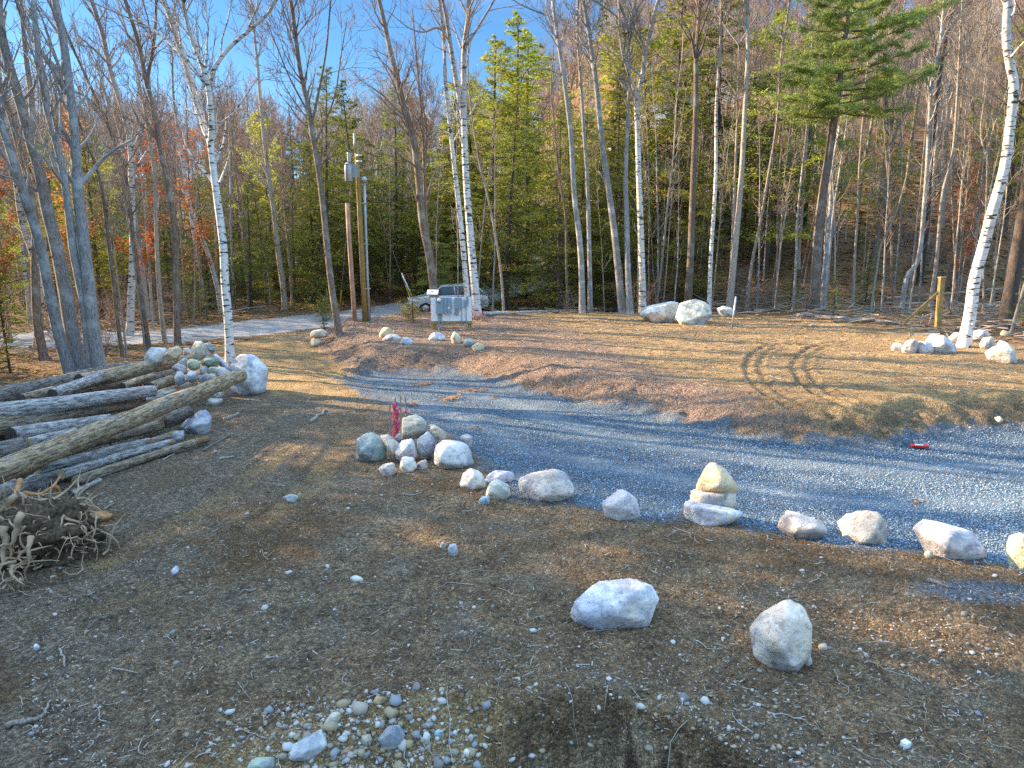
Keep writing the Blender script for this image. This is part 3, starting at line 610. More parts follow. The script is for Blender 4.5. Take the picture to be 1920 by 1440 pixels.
for a in [
 # heap by the marking stakes
 ([(80, 380), (110, 300), (200, 262), (280, 295), (312, 370), (305, 440), (250, 470), (150, 475), (95, 440)], (.24, .30, .30), 'big dark greenish grey boulder at the left end of the rock heap by the stakes', None, C8),
 ([(270, 285), (330, 278), (400, 340), (395, 400), (375, 440), (330, 400), (300, 340)], PK, 'tan upright rock leaning against the big greenish boulder of the staked heap', 11.4, C8),
 ([(365, 300), (400, 262), (430, 300), (410, 335), (380, 320)], GR, 'small grey rock wedged behind the pink ribbon stakes', 12.0, C8),
 ([(400, 170), (510, 138), (570, 165), (612, 235), (600, 270), (490, 312), (420, 290), (398, 230)], (.42, .41, .34), 'large grey-tan block topmost on the rock heap beside the stakes', 11.7, C8),
 ([(606, 205), (650, 208), (660, 222), (625, 240), (608, 230)], TAN, 'thin yellowish slab peeking out behind the topmost block of the staked heap', 12.1, C8),
 ([(610, 240), (625, 215), (668, 222), (733, 270), (722, 320), (680, 333), (640, 300)], (.52, .42, .35), 'pinkish tan rock resting right of the topmost block on the staked heap', 11.5, C8),
 ([(372, 400), (420, 320), (490, 308), (525, 350), (538, 410), (500, 450), (420, 470), (380, 440)], (.52, .54, .58), 'pale blue-white rock with a dimple in the middle of the staked heap', 11.25, C8),
 ([(525, 310), (600, 255), (650, 300), (660, 360), (620, 440), (560, 440), (530, 380)], (.28, .31, .36), 'dark blue-grey upright rock in the middle of the staked heap', 11.35, C8),
 ([(635, 470), (660, 350), (700, 318), (850, 320), (890, 390), (918, 480), (820, 520), (700, 510)], (.58, .56, .55), 'largest whitish block at the right end of the staked rock heap', None, C8),
 ([(810, 300), (860, 268), (910, 290), (905, 350), (890, 390), (850, 330)], PK, 'mauve grey rock standing behind the largest whitish block of the staked heap', 11.7, C8),
 ([(395, 480), (430, 430), (500, 435), (522, 490), (510, 520), (460, 542), (420, 520)], (.60, .55, .48), 'pale cream rock at the front foot of the staked heap', None, C8),
 ([(520, 470), (560, 445), (605, 450), (603, 500), (560, 522), (525, 510)], (.50, .44, .38), 'small cube shaped tan rock at the front foot of the staked heap', None, C8),
 ([(258, 515), (300, 470), (370, 455), (378, 530), (340, 565), (290, 555)], (.50, .45, .42), 'pointed pinkish grey rock in front of the big greenish boulder', None, C8),
 # row along the driveway
 ([(822, 620), (840, 540), (890, 507), (970, 540), (1005, 610), (990, 660), (900, 662), (830, 645)], (.58, .53, .46), 'cream topped rock first in the row right of the staked heap', None, C8),
 ([(998, 570), (1050, 525), (1190, 525), (1200, 570), (1170, 615), (1100, 610), (1020, 610)], (.44, .42, .48), 'flat bluish rock behind the yellowish grey angular rock at the driveway edge', None, C8),
 ([(990, 690), (1010, 620), (1075, 585), (1150, 620), (1182, 690), (1160, 710), (1060, 730)], (.50, .48, .40), 'yellowish grey angular rock in front of the flat bluish rock', None, C8),
 ([(940, 735), (975, 703), (1025, 705), (1025, 755), (985, 762)], (.36, .46, .50), 'small teal grey stone at the foot of the yellowish grey angular rock', None, C8),
 ([(1220, 590), (1270, 540), (1350, 500), (1450, 510), (1550, 545), (1600, 630), (1605, 700), (1500, 752), (1400, 720), (1280, 700), (1240, 650)], (.56, .50, .46), 'large white and brown boulder between the staked heap and the cairn', None, C8),
 ([(680, 1030), (705, 1018), (725, 1045), (705, 1070), (685, 1060)], (.5, .5, .5), 'small round pale stone lying left of its white neighbour in the open dirt', None, C8),
 ([(735, 1050), (790, 1025), (808, 1080), (780, 1125), (740, 1090)], WH, 'small angular white stone lying alone in the middle of the bare dirt', None, C8),
 ([(22, 300), (50, 235), (120, 240), (180, 280), (192, 350), (170, 380), (90, 375), (35, 350)], (.46, .44, .46), 'cracked grey round boulder left of the stacked cairn', None, C9),
 ([(370, 290), (385, 280), (450, 325), (655, 330), (658, 350), (560, 385), (510, 402), (440, 380), (375, 325)], (.58, .57, .58), 'flat white slab at the bottom of the three rock cairn', None, C9),
 ([(397, 250), (420, 236), (640, 240), (652, 290), (640, 325), (560, 335), (450, 318), (400, 295)], (.56, .48, .42), 'pinkish middle slab of the three rock cairn', 8.85, C9),
 ([(424, 225), (500, 120), (520, 113), (570, 140), (610, 190), (638, 240), (600, 257), (520, 253), (430, 248)], (.56, .43, .26), 'pointed golden tan rock on top of the three rock cairn', 8.9, C9),
 ([(805, 350), (840, 328), (900, 340), (1040, 395), (1043, 430), (960, 460), (880, 435), (815, 405)], (.46, .40, .37), 'long low brownish rock first to the right of the cairn', None, C9),
 ([(1083, 385), (1120, 345), (1200, 330), (1310, 345), (1325, 440), (1290, 487), (1200, 480), (1120, 440)], (.50, .44, .40), 'rounded rock with a hollow cream top second to the right of the cairn', None, C9),
 ([(1425, 410), (1470, 373), (1540, 385), (1640, 415), (1700, 430), (1768, 515), (1740, 535), (1650, 565), (1560, 540), (1470, 480)], (.56, .52, .52), 'long whitish rock with a notched top third to the right of the cairn', None, C9),
 ([(1842, 470), (1850, 440), (1890, 430), (1970, 460), (1990, 540), (1930, 600), (1895, 580)], (.60, .54, .36), 'cream coloured boulder cut off by the right border of the view', None, C9),
 ([(1072, 1150), (1080, 1115), (1120, 1092), (1180, 1085), (1220, 1100), (1232, 1125), (1222, 1150), (1212, 1175), (1160, 1190), (1110, 1185), (1080, 1168)], (.62, .62, .65), 'big smooth white oval boulder alone in the foreground dirt', None, None),
 ([(1407, 1180), (1430, 1150), (1480, 1122), (1505, 1140), (1520, 1175), (1518, 1230), (1495, 1257), (1450, 1250), (1415, 1230)], (.56, .49, .42), 'tall rounded boulder with tan top and grey base in the foreground', None, None),
 ([(1508, 1234), (1512, 1228), (1520, 1229), (1525, 1238), (1518, 1246), (1509, 1244)], (.5, .46, .42), 'small pinkish stone touching the foot of the tall rounded foreground boulder', None, None),
 ([(1534, 1208), (1550, 1205), (1553, 1216), (1538, 1220)], (.45, .42, .36), 'small flat stone right of the tall rounded foreground boulder', None, None),
 # far side of the driveway
 ([(55, 690), (75, 660), (130, 650), (165, 670), (160, 695), (100, 702)], (.56, .46, .33), 'upper rock of the two stone stack near the leaning brown tree', 25.6, C5),
 ([(62, 715), (90, 702), (155, 705), (145, 735), (90, 748), (65, 735)], (.50, .42, .30), 'lower rock of the two stone stack near the leaning brown tree', None, C5),
 ([(448, 680), (475, 643), (520, 640), (528, 675), (500, 700), (460, 705)], (.58, .48, .30), 'tan cube shaped rock left of the meter board', None, C5),
 ([(470, 710), (500, 678), (550, 680), (578, 705), (540, 720), (480, 722)], (.60, .58, .56), 'flat white rock beside the tan cube shaped rock on the mulch', None, C5),
 ([(572, 730), (585, 698), (620, 700), (650, 725), (600, 747)], (.50, .52, .55), 'small pointed bluish rock on the mulch left of the meter board', None, C5),
 ([(730, 705), (750, 672), (800, 670), (825, 690), (815, 715), (740, 722)], (.58, .57, .58), 'rounded white rock on the mulch directly below the meter board', None, C5),
 ([(850, 690), (875, 663), (900, 680), (920, 715), (900, 735), (860, 715)], (.60, .50, .33), 'cream oval rock standing on the mulch right of the rounded white rock', None, C5),
 ([(918, 745), (940, 705), (985, 705), (990, 730), (960, 755)], (.34, .31, .29), 'dark brown rock between two cream rocks on the mulch', None, C5),
 ([(972, 750), (1000, 728), (1040, 735), (1045, 765), (1000, 775)], (.60, .53, .33), 'yellow cream rounded rock at the right end of the mulch row', None, C5),
 ([(1200, 590), (1215, 575), (1260, 563), (1277, 572), (1262, 600), (1220, 608)], (.62, .62, .60), 'large white boulder left of the pair under the white birch', None, None),
 ([(1268, 595), (1275, 570), (1305, 560), (1335, 575), (1335, 590), (1300, 610), (1275, 605)], (.60, .56, .45), 'large cream boulder right of the pair under the brown tree', None, None),
 ([(1345, 580), (1352, 573), (1372, 578), (1378, 590), (1360, 594)], (.58, .54, .48), 'small pale rock beside the blue marking pipe', None, None),
 ([(1732, 1037), (1740, 1032), (1750, 1036), (1752, 1046), (1738, 1048)], (.52, .48, .38), 'small cream stone in front of the long whitish rock', None, None),
 # right hand group round the leaning birch
 ([(1168, 750), (1185, 728), (1235, 728), (1245, 755), (1230, 780), (1185, 775)], GR, 'small dark grey rock at the left end of the group by the leaning birch', None, C6),
 ([(1232, 770), (1250, 720), (1310, 705), (1330, 740), (1290, 795), (1245, 790)], (.46, .43, .40), 'brownish grey rock second from the left by the leaning birch', None, C6),
 ([(1300, 780), (1330, 720), (1400, 725), (1420, 770), (1370, 795)], (.46, .48, .52), 'bluish rough rock in front of the large pale boulder by the leaning birch', None, C6),
 ([(1365, 720), (1400, 680), (1470, 690), (1540, 740), (1555, 785), (1450, 790), (1400, 770)], (.56, .54, .53), 'large pale sloping boulder just left of the leaning birch foot', None, C6),
 ([(1490, 705), (1530, 670), (1568, 672), (1572, 715), (1530, 722)], (.40, .38, .33), 'mossy brown rock behind the foot of the leaning birch', None, C6),
 ([(1615, 680), (1650, 648), (1710, 650), (1730, 690), (1680, 720), (1630, 715)], (.56, .58, .62), 'white boulder just right of the leaning birch trunk', None, C6),
 ([(1670, 740), (1690, 700), (1760, 692), (1770, 720), (1730, 765), (1680, 770)], (.40, .39, .33), 'greenish angular rock in the heap right of the leaning birch', None, C6),
 ([(1700, 780), (1740, 740), (1820, 760), (1850, 800), (1840, 835), (1740, 830)], (.56, .58, .60), 'white streaked rock at the front of the heap right of the leaning birch', None, C6),
 ([(1750, 720), (1800, 705), (1870, 770), (1880, 840), (1850, 850), (1810, 780)], (.44, .45, .48), 'tall blue-grey slab at the right end of the heap by the leaning birch', None, C6),
 ([(1785, 680), (1800, 655), (1855, 675), (1840, 695)], (.55, .45, .30), 'small tan rock on the log end beyond the leaning birch', None, C6),
 ([(1745, 1150), (1790, 1140), (1808, 1165), (1780, 1175)], (.56, .46, .36), 'small tan rock alone on the pad edge above the driveway bend', None, C6),
 ([(715, 630), (730, 615), (745, 630), (735, 640)], (.56, .52, .46), 'small white stone on the pad in front of the fallen logs', None, C6),
 # rocks round the log pile
 ([(1000, 260), (1040, 190), (1150, 195), (1160, 270), (1140, 310), (1010, 320)], (.56, .56, .55), 'white boulder with black stains behind the log pile', 17.0, C7),
 ([(1140, 240), (1170, 195), (1240, 180), (1265, 210), (1230, 270), (1160, 285)], (.54, .44, .29), 'smooth tan boulder right of the black stained boulder', 16.9, C7),
 ([(1265, 230), (1270, 195), (1315, 190), (1320, 225), (1280, 250)], (.50, .47, .46), 'small pinkish grey rock left of the topmost pointed rock behind the logs', 17.1, C7),
 ([(1305, 240), (1350, 150), (1400, 150), (1455, 225), (1430, 260), (1360, 285)], (.52, .46, .37), 'pointed tan-grey rock topmost in the heap behind the logs', 16.6, C7),
 ([(1400, 160), (1460, 165), (1500, 200), (1470, 240), (1440, 200)], (.16, .24, .26), 'dark teal rock behind the topmost pointed rock of the log heap', 17.3, C7),
 ([(1293, 290), (1320, 270), (1380, 280), (1395, 330), (1340, 355), (1300, 330)], (.38, .44, .33), 'pale green rock below the topmost pointed rock', 16.2, C7),
 ([(1395, 290), (1430, 250), (1500, 265), (1515, 310), (1450, 335), (1400, 315)], (.17, .21, .14), 'dark olive green rock in the heap left of the birch foot', 16.3, C7),
 ([(1470, 240), (1500, 235), (1590, 320), (1585, 350), (1540, 340)], (.54, .54, .56), 'narrow white slab leaning beside the foot of the large forked birch', 16.9, C7),
 ([(1430, 350), (1460, 325), (1540, 330), (1545, 370), (1460, 378)], (.42, .41, .35), 'flat olive grey rock under the dark olive green rock', 16.1, C7),
 ([(1205, 400), (1230, 350), (1275, 365), (1285, 430), (1240, 455), (1215, 440)], (.42, .41, .42), 'upright grey rock standing among the log ends', 15.6, C7),
 ([(1282, 380), (1320, 350), (1370, 358), (1382, 410), (1330, 435), (1290, 420)], (.50, .50, .53), 'round pale rock right of the upright grey rock among the logs', 15.6, C7),
 ([(1370, 400), (1430, 368), (1470, 390), (1440, 430), (1380, 435)], (.38, .38, .40), 'low grey rock tucked under the long top log', 15.7, C7),
 ([(1590, 340), (1640, 240), (1760, 245), (1850, 285), (1855, 350), (1835, 500), (1790, 525), (1700, 510), (1620, 450)], (.56, .58, .62), 'huge white veined boulder at the right end of the log pile', None, C7),
 ([(1475, 520), (1500, 498), (1545, 500), (1545, 530), (1490, 535)], (.56, .55, .52), 'small white stone left of the huge veined boulder', None, C7),
 ([(1415, 570), (1450, 540), (1540, 545), (1535, 575), (1430, 590)], (.46, .43, .34), 'flat khaki stone below the tip of the long top log', None, C7),
 ([(1280, 760), (1310, 690), (1390, 625), (1450, 620), (1470, 680), (1440, 740), (1330, 790)], (.40, .42, .47), 'blue-grey oval boulder lying in front of the log pile', None, C7),
 ([(1235, 745), (1290, 690), (1330, 670), (1300, 750), (1270, 765)], (.22, .22, .24), 'dark slab leaning behind the blue-grey oval boulder', None, C7),
 ([(1160, 830), (1190, 775), (1270, 765), (1275, 800), (1220, 845)], (.40, .40, .44), 'small grey rock between the oval boulder and the front logs', None, C7),
 ([(1180, 330), (1230, 300), (1290, 320), (1300, 370), (1240, 385)], GR, 'grey rock wedged between the brown leaning log and the pale green rock', 16.3, C7),
 ([(1380, 330), (1425, 310), (1460, 345), (1440, 385), (1385, 375)], PK, 'pinkish grey rock between the green rock and the flat olive grey rock', 16.2, C7),
 ([(1500, 320), (1560, 330), (1600, 380), (1560, 420), (1500, 400)], (.46, .45, .43), 'grey rock filling the gap left of the huge veined boulder', 16.1, C7),
 ([(1440, 375), (1490, 368), (1520, 410), (1470, 430)], TAN, 'small tan rock just above the end of the long top log', 16.0, C7),
 ([(1230, 290), (1280, 262), (1320, 285), (1300, 330), (1240, 330)], (.44, .42, .38), 'brownish rock left of the pale green rock behind the logs', 16.5, C7),
 ([(1590, 470), (1640, 460), (1650, 505), (1600, 515)], (.36, .35, .34), 'small dark rock under the tip of the long top log', 15.9, C7),
 # at the dug edge
 ([(370, 760), (390, 690), (500, 640), (545, 602), (570, 690), (500, 730), (400, 765)], (.48, .50, .48), 'pale angular rock at the lower edge of the dug bank', None, CF),
 ([(815, 660), (860, 590), (940, 588), (957, 640), (930, 690), (860, 712)], (.25, .28, .31), 'round dark slate grey rock set in the dug bank', None, CF),
 ([(640, 640), (655, 612), (673, 630), (668, 652), (648, 656)], (.46, .50, .50), 'small pale blue stone between the angular rock and the slate grey rock', None, CF),
 ([(735, 670), (745, 625), (790, 625), (795, 665), (760, 680)], (.40, .40, .36), 'small olive grey stone just left of the slate grey rock', None, CF),
 ([(1040, 660), (1060, 610), (1088, 630), (1080, 670)], (.42, .45, .42), 'upright grey-green stone right of the slate grey rock', None, CF),
 ([(1100, 630), (1125, 600), (1155, 620), (1130, 645)], (.40, .52, .54), 'pale turquoise stone in the bank right of the upright grey-green stone', None, CF),
 ([(550, 580), (590, 520), (640, 520), (620, 560), (595, 590)], (.48, .43, .35), 'tan stone on the bank lip above the pale angular rock', None, CF),
 ([(685, 500), (700, 462), (740, 470), (738, 505), (700, 512)], (.60, .54, .42), 'small cream cube stone on the lip of the dug bank', None, CF),
 ([(800, 470), (815, 440), (860, 445), (862, 478), (820, 486)], (.50, .36, .18), 'small orange-tan stone on the lip of the dug bank', None, CF),
 ([(630, 730), (660, 695), (693, 710), (680, 742)], (.50, .30, .18), 'small rusty orange stone in the dug bank', None, CF),
 ([(150, 800), (200, 750), (300, 745), (330, 800), (240, 830)], (.30, .35, .30), 'half buried greenish stone left of the pale angular rock', None, CF),
 ([(1268, 650), (1285, 625), (1303, 640), (1295, 665)], (.58, .58, .55), 'small white stone highest of the pale pair in the bank', None, CF),
 ([(1248, 725), (1260, 700), (1285, 715), (1278, 745)], (.60, .60, .58), 'small white stone below the first white stone in the bank', None, CF),
 ([(62, 1215), (64, 1207), (72, 1206), (74, 1213), (68, 1218)], (.66, .66, .66), 'tiny bright white stone alone at the far left of the dirt', None, None),
 ([(320, 1072), (330, 1060), (336, 1066), (326, 1076)], (.60, .62, .66), 'small white flake of stone near the wheel rut on the left', None, None),
 ([(530, 932), (545, 926), (560, 930), (556, 938), (538, 940)], (.34, .35, .34), 'small flat grey stone in the rutted soil', None, None),
 ([(655, 1083), (668, 1078), (684, 1084), (680, 1092), (660, 1092)], (.56, .54, .48), 'pale stone in the bare dirt left of the white pair', None, None),
]:
    pts, col, lab, Y, crop = a
    small = max(p[0] for p in pts) / (crop[2] if crop else 1) - min(p[0] for p in pts) / (crop[2] if crop else 1) < 30
    nm = ('stone', 'stone') if small and ('stone' in lab) else ('boulder', 'boulder') if ('boulder' in lab) else ('rock', 'rock')
    rock(pts, col, lab, Y, crop=crop, name=nm[0], cat=nm[1], sub=3 if small else (5 if crop is None else 4), sharp=random.choice((80, 120, 180)), rough=.028)
# ------------------------------------------------------------------ logs
LG, LT, LD, LBR = (.58, .565, .55), (.56, .43, .28), (.30, .27, .24), (.44, .35, .25)
def log(p0, p1, w, col, label, cut=(1, 1), bend=.0, name='log', zz=None):
    a = at_z(p0[0], p0[1], p0[2]); b_ = at_z(p1[0], p1[1], p1[2]); L = np.linalg.norm(b_ - a); d = (b_ - a) / L
    r0 = w[0] / 2 / FPX * np.linalg.norm(a - np.array((0, 0, CAMZ))); r1 = w[1] / 2 / FPX * np.linalg.norm(b_ - np.array((0, 0, CAMZ)))
    mid = (a + b_) / 2; n = int(max(12, L / .09)); k = 22; t = np.linspace(0, 1, n)
    rot = Vector((1, 0, 0)).rotation_difference(Vector(d)).to_matrix().to_4x4()
    mb = MB(); X = (t - .5) * L
    Yc = bend * np.sin(t * math.pi) + .012 * np.array(fbm(t * L * 1.2, t * 0 + 3, random.randint(0, 40), 2)); Zc = .02 * np.array(fbm(t * L * 1.1, t * 0 + 7, random.randint(0, 40), 2))
    an = np.arange(k) * 2 * math.pi / k; sd_ = random.randint(0, 90)
    rr = (r0 + (r1 - r0) * t)[:, None] * (1 + .07 * fbm(np.cos(an)[None] * 2.2 + t[:, None] * L * 1.5, np.sin(an)[None] * 2.2 + 0 * t[:, None], sd_, 3) + .05 * fbm(an[None] * 5 + 0 * t[:, None], t[:, None] * L * 5 + 0 * an[None], sd_ + 2, 3))
    V_ = np.stack([X[:, None] + 0 * an[None], Yc[:, None] + rr * np.cos(an)[None], Zc[:, None] + rr * np.sin(an)[None]], -1).reshape(-1, 3)
    i = np.arange(n - 1)[:, None] * k; j = np.arange(k)[None]; j2 = (j + 1) % k
    mb.add(V_, np.stack([i + j, i + j2, i + k + j2, i + k + j], -1).reshape(-1, 4))
    for _ in range(int(L * 1.0)):          # knots and stubs of branches
        q = random.random(); an_ = random.uniform(0, 6.28); rq = r0 + (r1 - r0) * q; c0 = np.array(((q - .5) * L, bend * math.sin(q * math.pi) + math.cos(an_) * rq * .8, math.sin(an_) * rq * .8))
        mb.tube([c0, c0 + np.array((.03, math.cos(an_) * rq * .4, math.sin(an_) * rq * .4))], [rq * .25, rq * .16], 6, True)
    o = mb.build(name, M['log'], None, True, mid); o.matrix_world = Matrix.Translation(Vector(mid.tolist())) @ rot
    o.color = tuple(col) + (1,); tag(o, label, 'log')
    for e in (0, 1):
        if not cut[e]: pass
        i0 = 0 if e == 0 else (n - 1); ring = V_.reshape(n, k, 3)[i0]; c = ring.mean(0); off = (-.004 if e == 0 else .004)
        VV = np.vstack([ring + (off, 0, 0), c + (off * 2, 0, 0)]); jj = np.arange(k); j3 = (jj + 1) % k
        TT = np.stack([np.full(k, k), jj, j3] if e else [np.full(k, k), j3, jj], -1)
        me = mesh_np('cut_end', VV, None, TT, M['cut'] if cut[e] else M['dark'], False); ce = bpy.data.objects.new('cut_end', me); link(ce, o)
    return o
for a in [
 ((-60, 756, .75), (238, 690, .35), (30, 22), LD, 'thick dark furrowed log along the back of the log pile', (0, 0)),
 ((-40, 776, .95), (287, 733, .70), (28, 19), LG, 'pale blue-grey barked log with a rotten orange patch, high on the pile', (0, 0)),
 ((-40, 806, .72), (265, 752, .50), (36, 21), LBR, 'thick brown log lying under the pale blue-grey one', (0, 0)),
 ((-30, 896, .62), (452, 704, .72), (38, 23), LT, 'longest tan log with peeling bark lying diagonally across the top of the pile', (0, 1)),
 ((20, 816, .62), (206, 787, .42), (25, 20), LG, 'grey log showing under the left half of the longest tan log', (0, 0)),
 ((-60, 866, .45), (42, 836, .5), (38, 32), LD, 'short dark log end at the left border above the longest log', (0, 0)),
 ((52, 833, .50), (140, 812, .45), (20, 18), LG, 'short grey log with a bright sawn end facing left', (1, 0)),
 ((68, 879, .30), (280, 828, .18), (19, 15), LG, 'grey log with a round pale sawn end below the longest log', (1, 0)),
 ((116, 889, .24), (325, 829, .12), (16, 12), LG, 'slim blue-grey log with pale sawn end resting on the root stump', (1, 0)),
 ((141, 902, .10), (390, 822, .08), (17, 11), LBR, 'long thin brown log lowest at the front of the pile', (1, 0)),
 ((150, 716, .62), (352, 674, .66), (26, 20), LT, 'brown log leaning on the tan boulders at the back of the pile', (0, 1)),
 ((98, 738, .95), (190, 706, .85), (15, 17), LG, 'short weathered log lying on the dark furrowed log', (0, 0)),
 ((282, 729, .40), (335, 706, .40), (20, 17), LBR, 'short brown log beside the upright grey rock', (0, 0)),
 ((266, 750, .32), (365, 720, .35), (15, 13), LT, 'thin tan log just behind the long diagonal one', (0, 0)),
 ((300, 792, .15), (352, 772, .18), (27, 24), LD, 'fat dark log butt above the blue-grey oval boulder', (0, 0)),
 ((262, 795, .30), (307, 784, .30), (16, 16), LT, 'short tan log butt left of the fat dark butt', (0, 1)),
 ((130, 838, .28), (301, 797, .22), (18, 18), LBR, 'brown log right under the longest one near its middle', (0, 1)),
 ((36, 893, .38), (130, 839, .40), (15, 11), (.42, .23, .10), 'peeled orange-brown pole lying along the longest log', (0, 0)),
 ((-30, 926, .14), (118, 890, .12), (28, 22), LG, 'grey log behind the torn root stump', (0, 0)),
 ((133, 926, .05), (187, 900, .05), (9, 8), LG, 'very short thin stick log on the soil right of the stump', (0, 0)),
 ((230, 724, .50), (287, 704, .55), (11, 10), LT, 'thin tan pole between the back logs', (0, 0)),
 ((150, 868, .16), (262, 828, .12), (10, 8), LD, 'thin dark pole between the front logs', (0, 0)),
 ((-60, 950, .06), (80, 912, .06), (28, 24), LD, 'dark log lying lowest beneath the torn root stump', (0, 0)),
 ((-40, 834, .40), (30, 817, .45), (26, 22), LD, 'dark log stub at the left border under the thick brown log', (0, 0)),
 ((-30, 872, .22), (210, 812, .10), (26, 22), LD, 'shadowed log hidden beneath the longest tan log', (0, 0)),
 ((-40, 790, .45), (240, 742, .25), (30, 24), LD, 'shadowed log buried in the middle of the pile', (0, 0)),
 ((20, 760, .35), (330, 700, .15), (26, 22), LD, 'shadowed log buried at the back of the pile', (0, 0)),
 ((-40, 856, .36), (180, 806, .25), (17, 14), LBR, 'thin brown log between the short sawn log and the longest one', (0, 0)),
 ((60, 806, .42), (250, 772, .32), (14, 12), LT, 'thin tan pole under the grey log in the middle of the pile', (0, 1)),
 ((170, 862, .18), (330, 812, .12), (13, 10), LT, 'thin tan log between the two front sawn logs', (0, 1)),
 ((90, 882, .18), (240, 848, .15), (12, 10), LG, 'thin grey log tucked behind the slim blue-grey log', (0, 0)),
 ((190, 770, .40), (330, 736, .30), (15, 12), LG, 'thin grey log crossing under the far half of the longest log', (0, 1)),
 ((40, 748, .75), (215, 706, .6), (15, 12), LBR, 'thin brown log along the front of the dark furrowed log', (0, 0)),
 ((60, 870, .40), (175, 832, .40), (13, 11), LBR, 'short brown log beside the round pale sawn end', (1, 0)),
 ((200, 812, .22), (300, 782, .2), (13, 12), LG, 'short grey log left of the fat dark butt', (0, 1)),
 ((905, 588, .66), (1092, 583, .7), (7, 6), (.66, .65, .62), 'white fallen birch log lying left of the grey tree foot', (0, 0)),
 ((1058, 578, .80), (1158, 582, .7), (9, 7), (.66, .65, .62), 'white fallen birch log lying between the grey trees', (0, 0)),
 ((1495, 592, .62), (1690, 606, .58), (9, 6), (.30, .28, .27), 'long grey fallen trunk along the back edge of the pad', (0, 0)),
 ((1560, 604, .60), (1650, 600, .60), (6, 5), (.34, .26, .18), 'short brown fallen branch beside the long grey fallen trunk', (0, 0)),
 ((1660, 560, 1.2), (1900, 540, 1.6), (5, 4), (.45, .38, .28), 'thin tan fallen stem behind the leaning birch', (0, 0)),
 ((1330, 573, .9), (1390, 565, .9), (4, 3), (.50, .38, .22), 'thin yellowish pole lying by the blue marking pipe', (0, 0)),
]: 
    if a[0][0] > 900:      # on the ground behind the pad
        e = [at(p[0], p[1]) for p in a[:2]]; a = ((a[0][0], a[0][1], e[0][2] + .06), (a[1][0], a[1][1], e[1][2] + .06)) + a[2:]
    log(a[0], a[1], a[2], a[3], a[4], a[5], bend=random.uniform(-.05, .05), name='log' if a[0][0] < 900 else 'fallen_trunk')
# ------------------------------------------------------------------ torn root stump, lower left
def wander(p, d, L, n=7, j=.25, g=0.):
    p = np.array(p, float); d = np.array(d, float); d /= np.linalg.norm(d); o = [p]
    for i in range(n):
        d = d + rg.normal(0, j, 3); d[2] += g; d /= np.linalg.norm(d); p = p + d * L / n; o.append(p)
    return np.array(o)
g0 = at(70, 1050); root = empty('root_stump', g0, 'upturned torn root stump with tangled roots beside the log pile', 'root stump')
D, F = ICO[5]; q = D * np.array((.66, .50, .40)); q = q * (1 + .6 * noise3(D * 1.2, 2.5, 70) + .25 * noise3(D, 7, 72) + .12 * noise3(D, 26, 74))[:, None] + np.array((-.12, .2, .22))
me = mesh_np('root_ball_soil', q, None, F, M['soil']); link(bpy.data.objects.new('root_ball_soil', me), root)
mb = MB()
for k in range(320):
    i = rg.integers(len(D)); 
    if D[i][2] < -.3: continue
    L = rg.gamma(2., .10); P = wander(q[i], D[i] * (1, 1, .6) + rg.normal(0, .4, 3), L, 6, .35, -.06); mb.tube(P, np.linspace(.016, .003, 7) * rg.uniform(.4, 1.3), 4)
for _ in range(60):
    a = rg.uniform(-.9, .7); c = rg.uniform(-.75, .6); P = wander((a, c, Hs(g0[0] + a, g0[1] + c) - g0[2] + rg.uniform(.02, .3)), (rg.normal(), rg.normal(), 0), rg.gamma(3., .15), 8, .4, -.03); P[:, 2] = np.maximum(P[:, 2], H(P[:, 0] + g0[0], P[:, 1] + g0[1]) - g0[2] + .01); mb.tube(P, np.linspace(.018, .004, 9) * rg.uniform(.4, 1.2), 5)
mb.build('fine_roots', M['root'], root)
mb = MB()
for px, py, z, qx, qy, qz, r in [(40, 960, .7, 10, 1060, .1, .07), (28, 930, .8, -30, 1010, .3, .06), (100, 945, .55, 135, 975, .25, .045), (97, 940, .6, 100, 1010, .05, .05), (20, 1060, .1, 40, 1100, .02, .05), (45, 1085, .06, 0, 1110, .02, .04), (60, 1010, .4, 55, 1075, .08, .06), (5, 990, .5, -10, 1080, .1, .08)]:
    a = at_z(px, py, z) - g0; e = at_z(qx, qy, qz) - g0; t = np.linspace(0, 1, 9)[:, None]; r *= .6
    P = a + (e - a) * t + np.cumsum(rg.normal(0, .018, (9, 3)), 0); mb.tube(P, np.linspace(r, r * .2, 9) * rg.uniform(.92, 1.08, 9), 8, True)
    for _ in range(5): mb.tube(wander(P[rg.integers(2, 8)], rg.normal(0, 1, 3), .3, 6, .35, -.05), np.linspace(r * .4, .004, 7), 5)
mb.build('thick_root', M['root'], root)
mb = MB()
for pts in [[(45, 925, .62), (75, 928, .6), (100, 912, .58), (114, 892, .5)], [(75, 928, .6), (50, 938, .55), (20, 930, .6)], [(100, 912, .55), (112, 925, .42), (110, 935, .35)], [(38, 900, .8), (28, 935, .7), (10, 965, .5), (0, 980, .4)]]:
    P = np.array([at_z(*p) - g0 for p in pts]); mb.tube(np.vstack([P[0], (P[0] + P[1]) / 2 + rg.normal(0, .02, 3), P[1:]]), np.linspace(.036, .012, len(P) + 1), 8, True)
mb.build('torn_root', M['rootorange'], root)
g1 = at(185, 975); q = ICO[3][0] * np.array((.20, .10, .07)); q = q * (1 + .8 * noise3(q * 6, 2.5, 75))[:, None]
o = bpy.data.objects.new('root_chunk', mesh_np('root_chunk', q, None, ICO[3][1], M['rootorange'])); link(o); o.location = (g1 + (0, 0, .05)).tolist(); tag(o, 'broken orange-brown chunk of root on the soil right of the stump', 'root chunk')
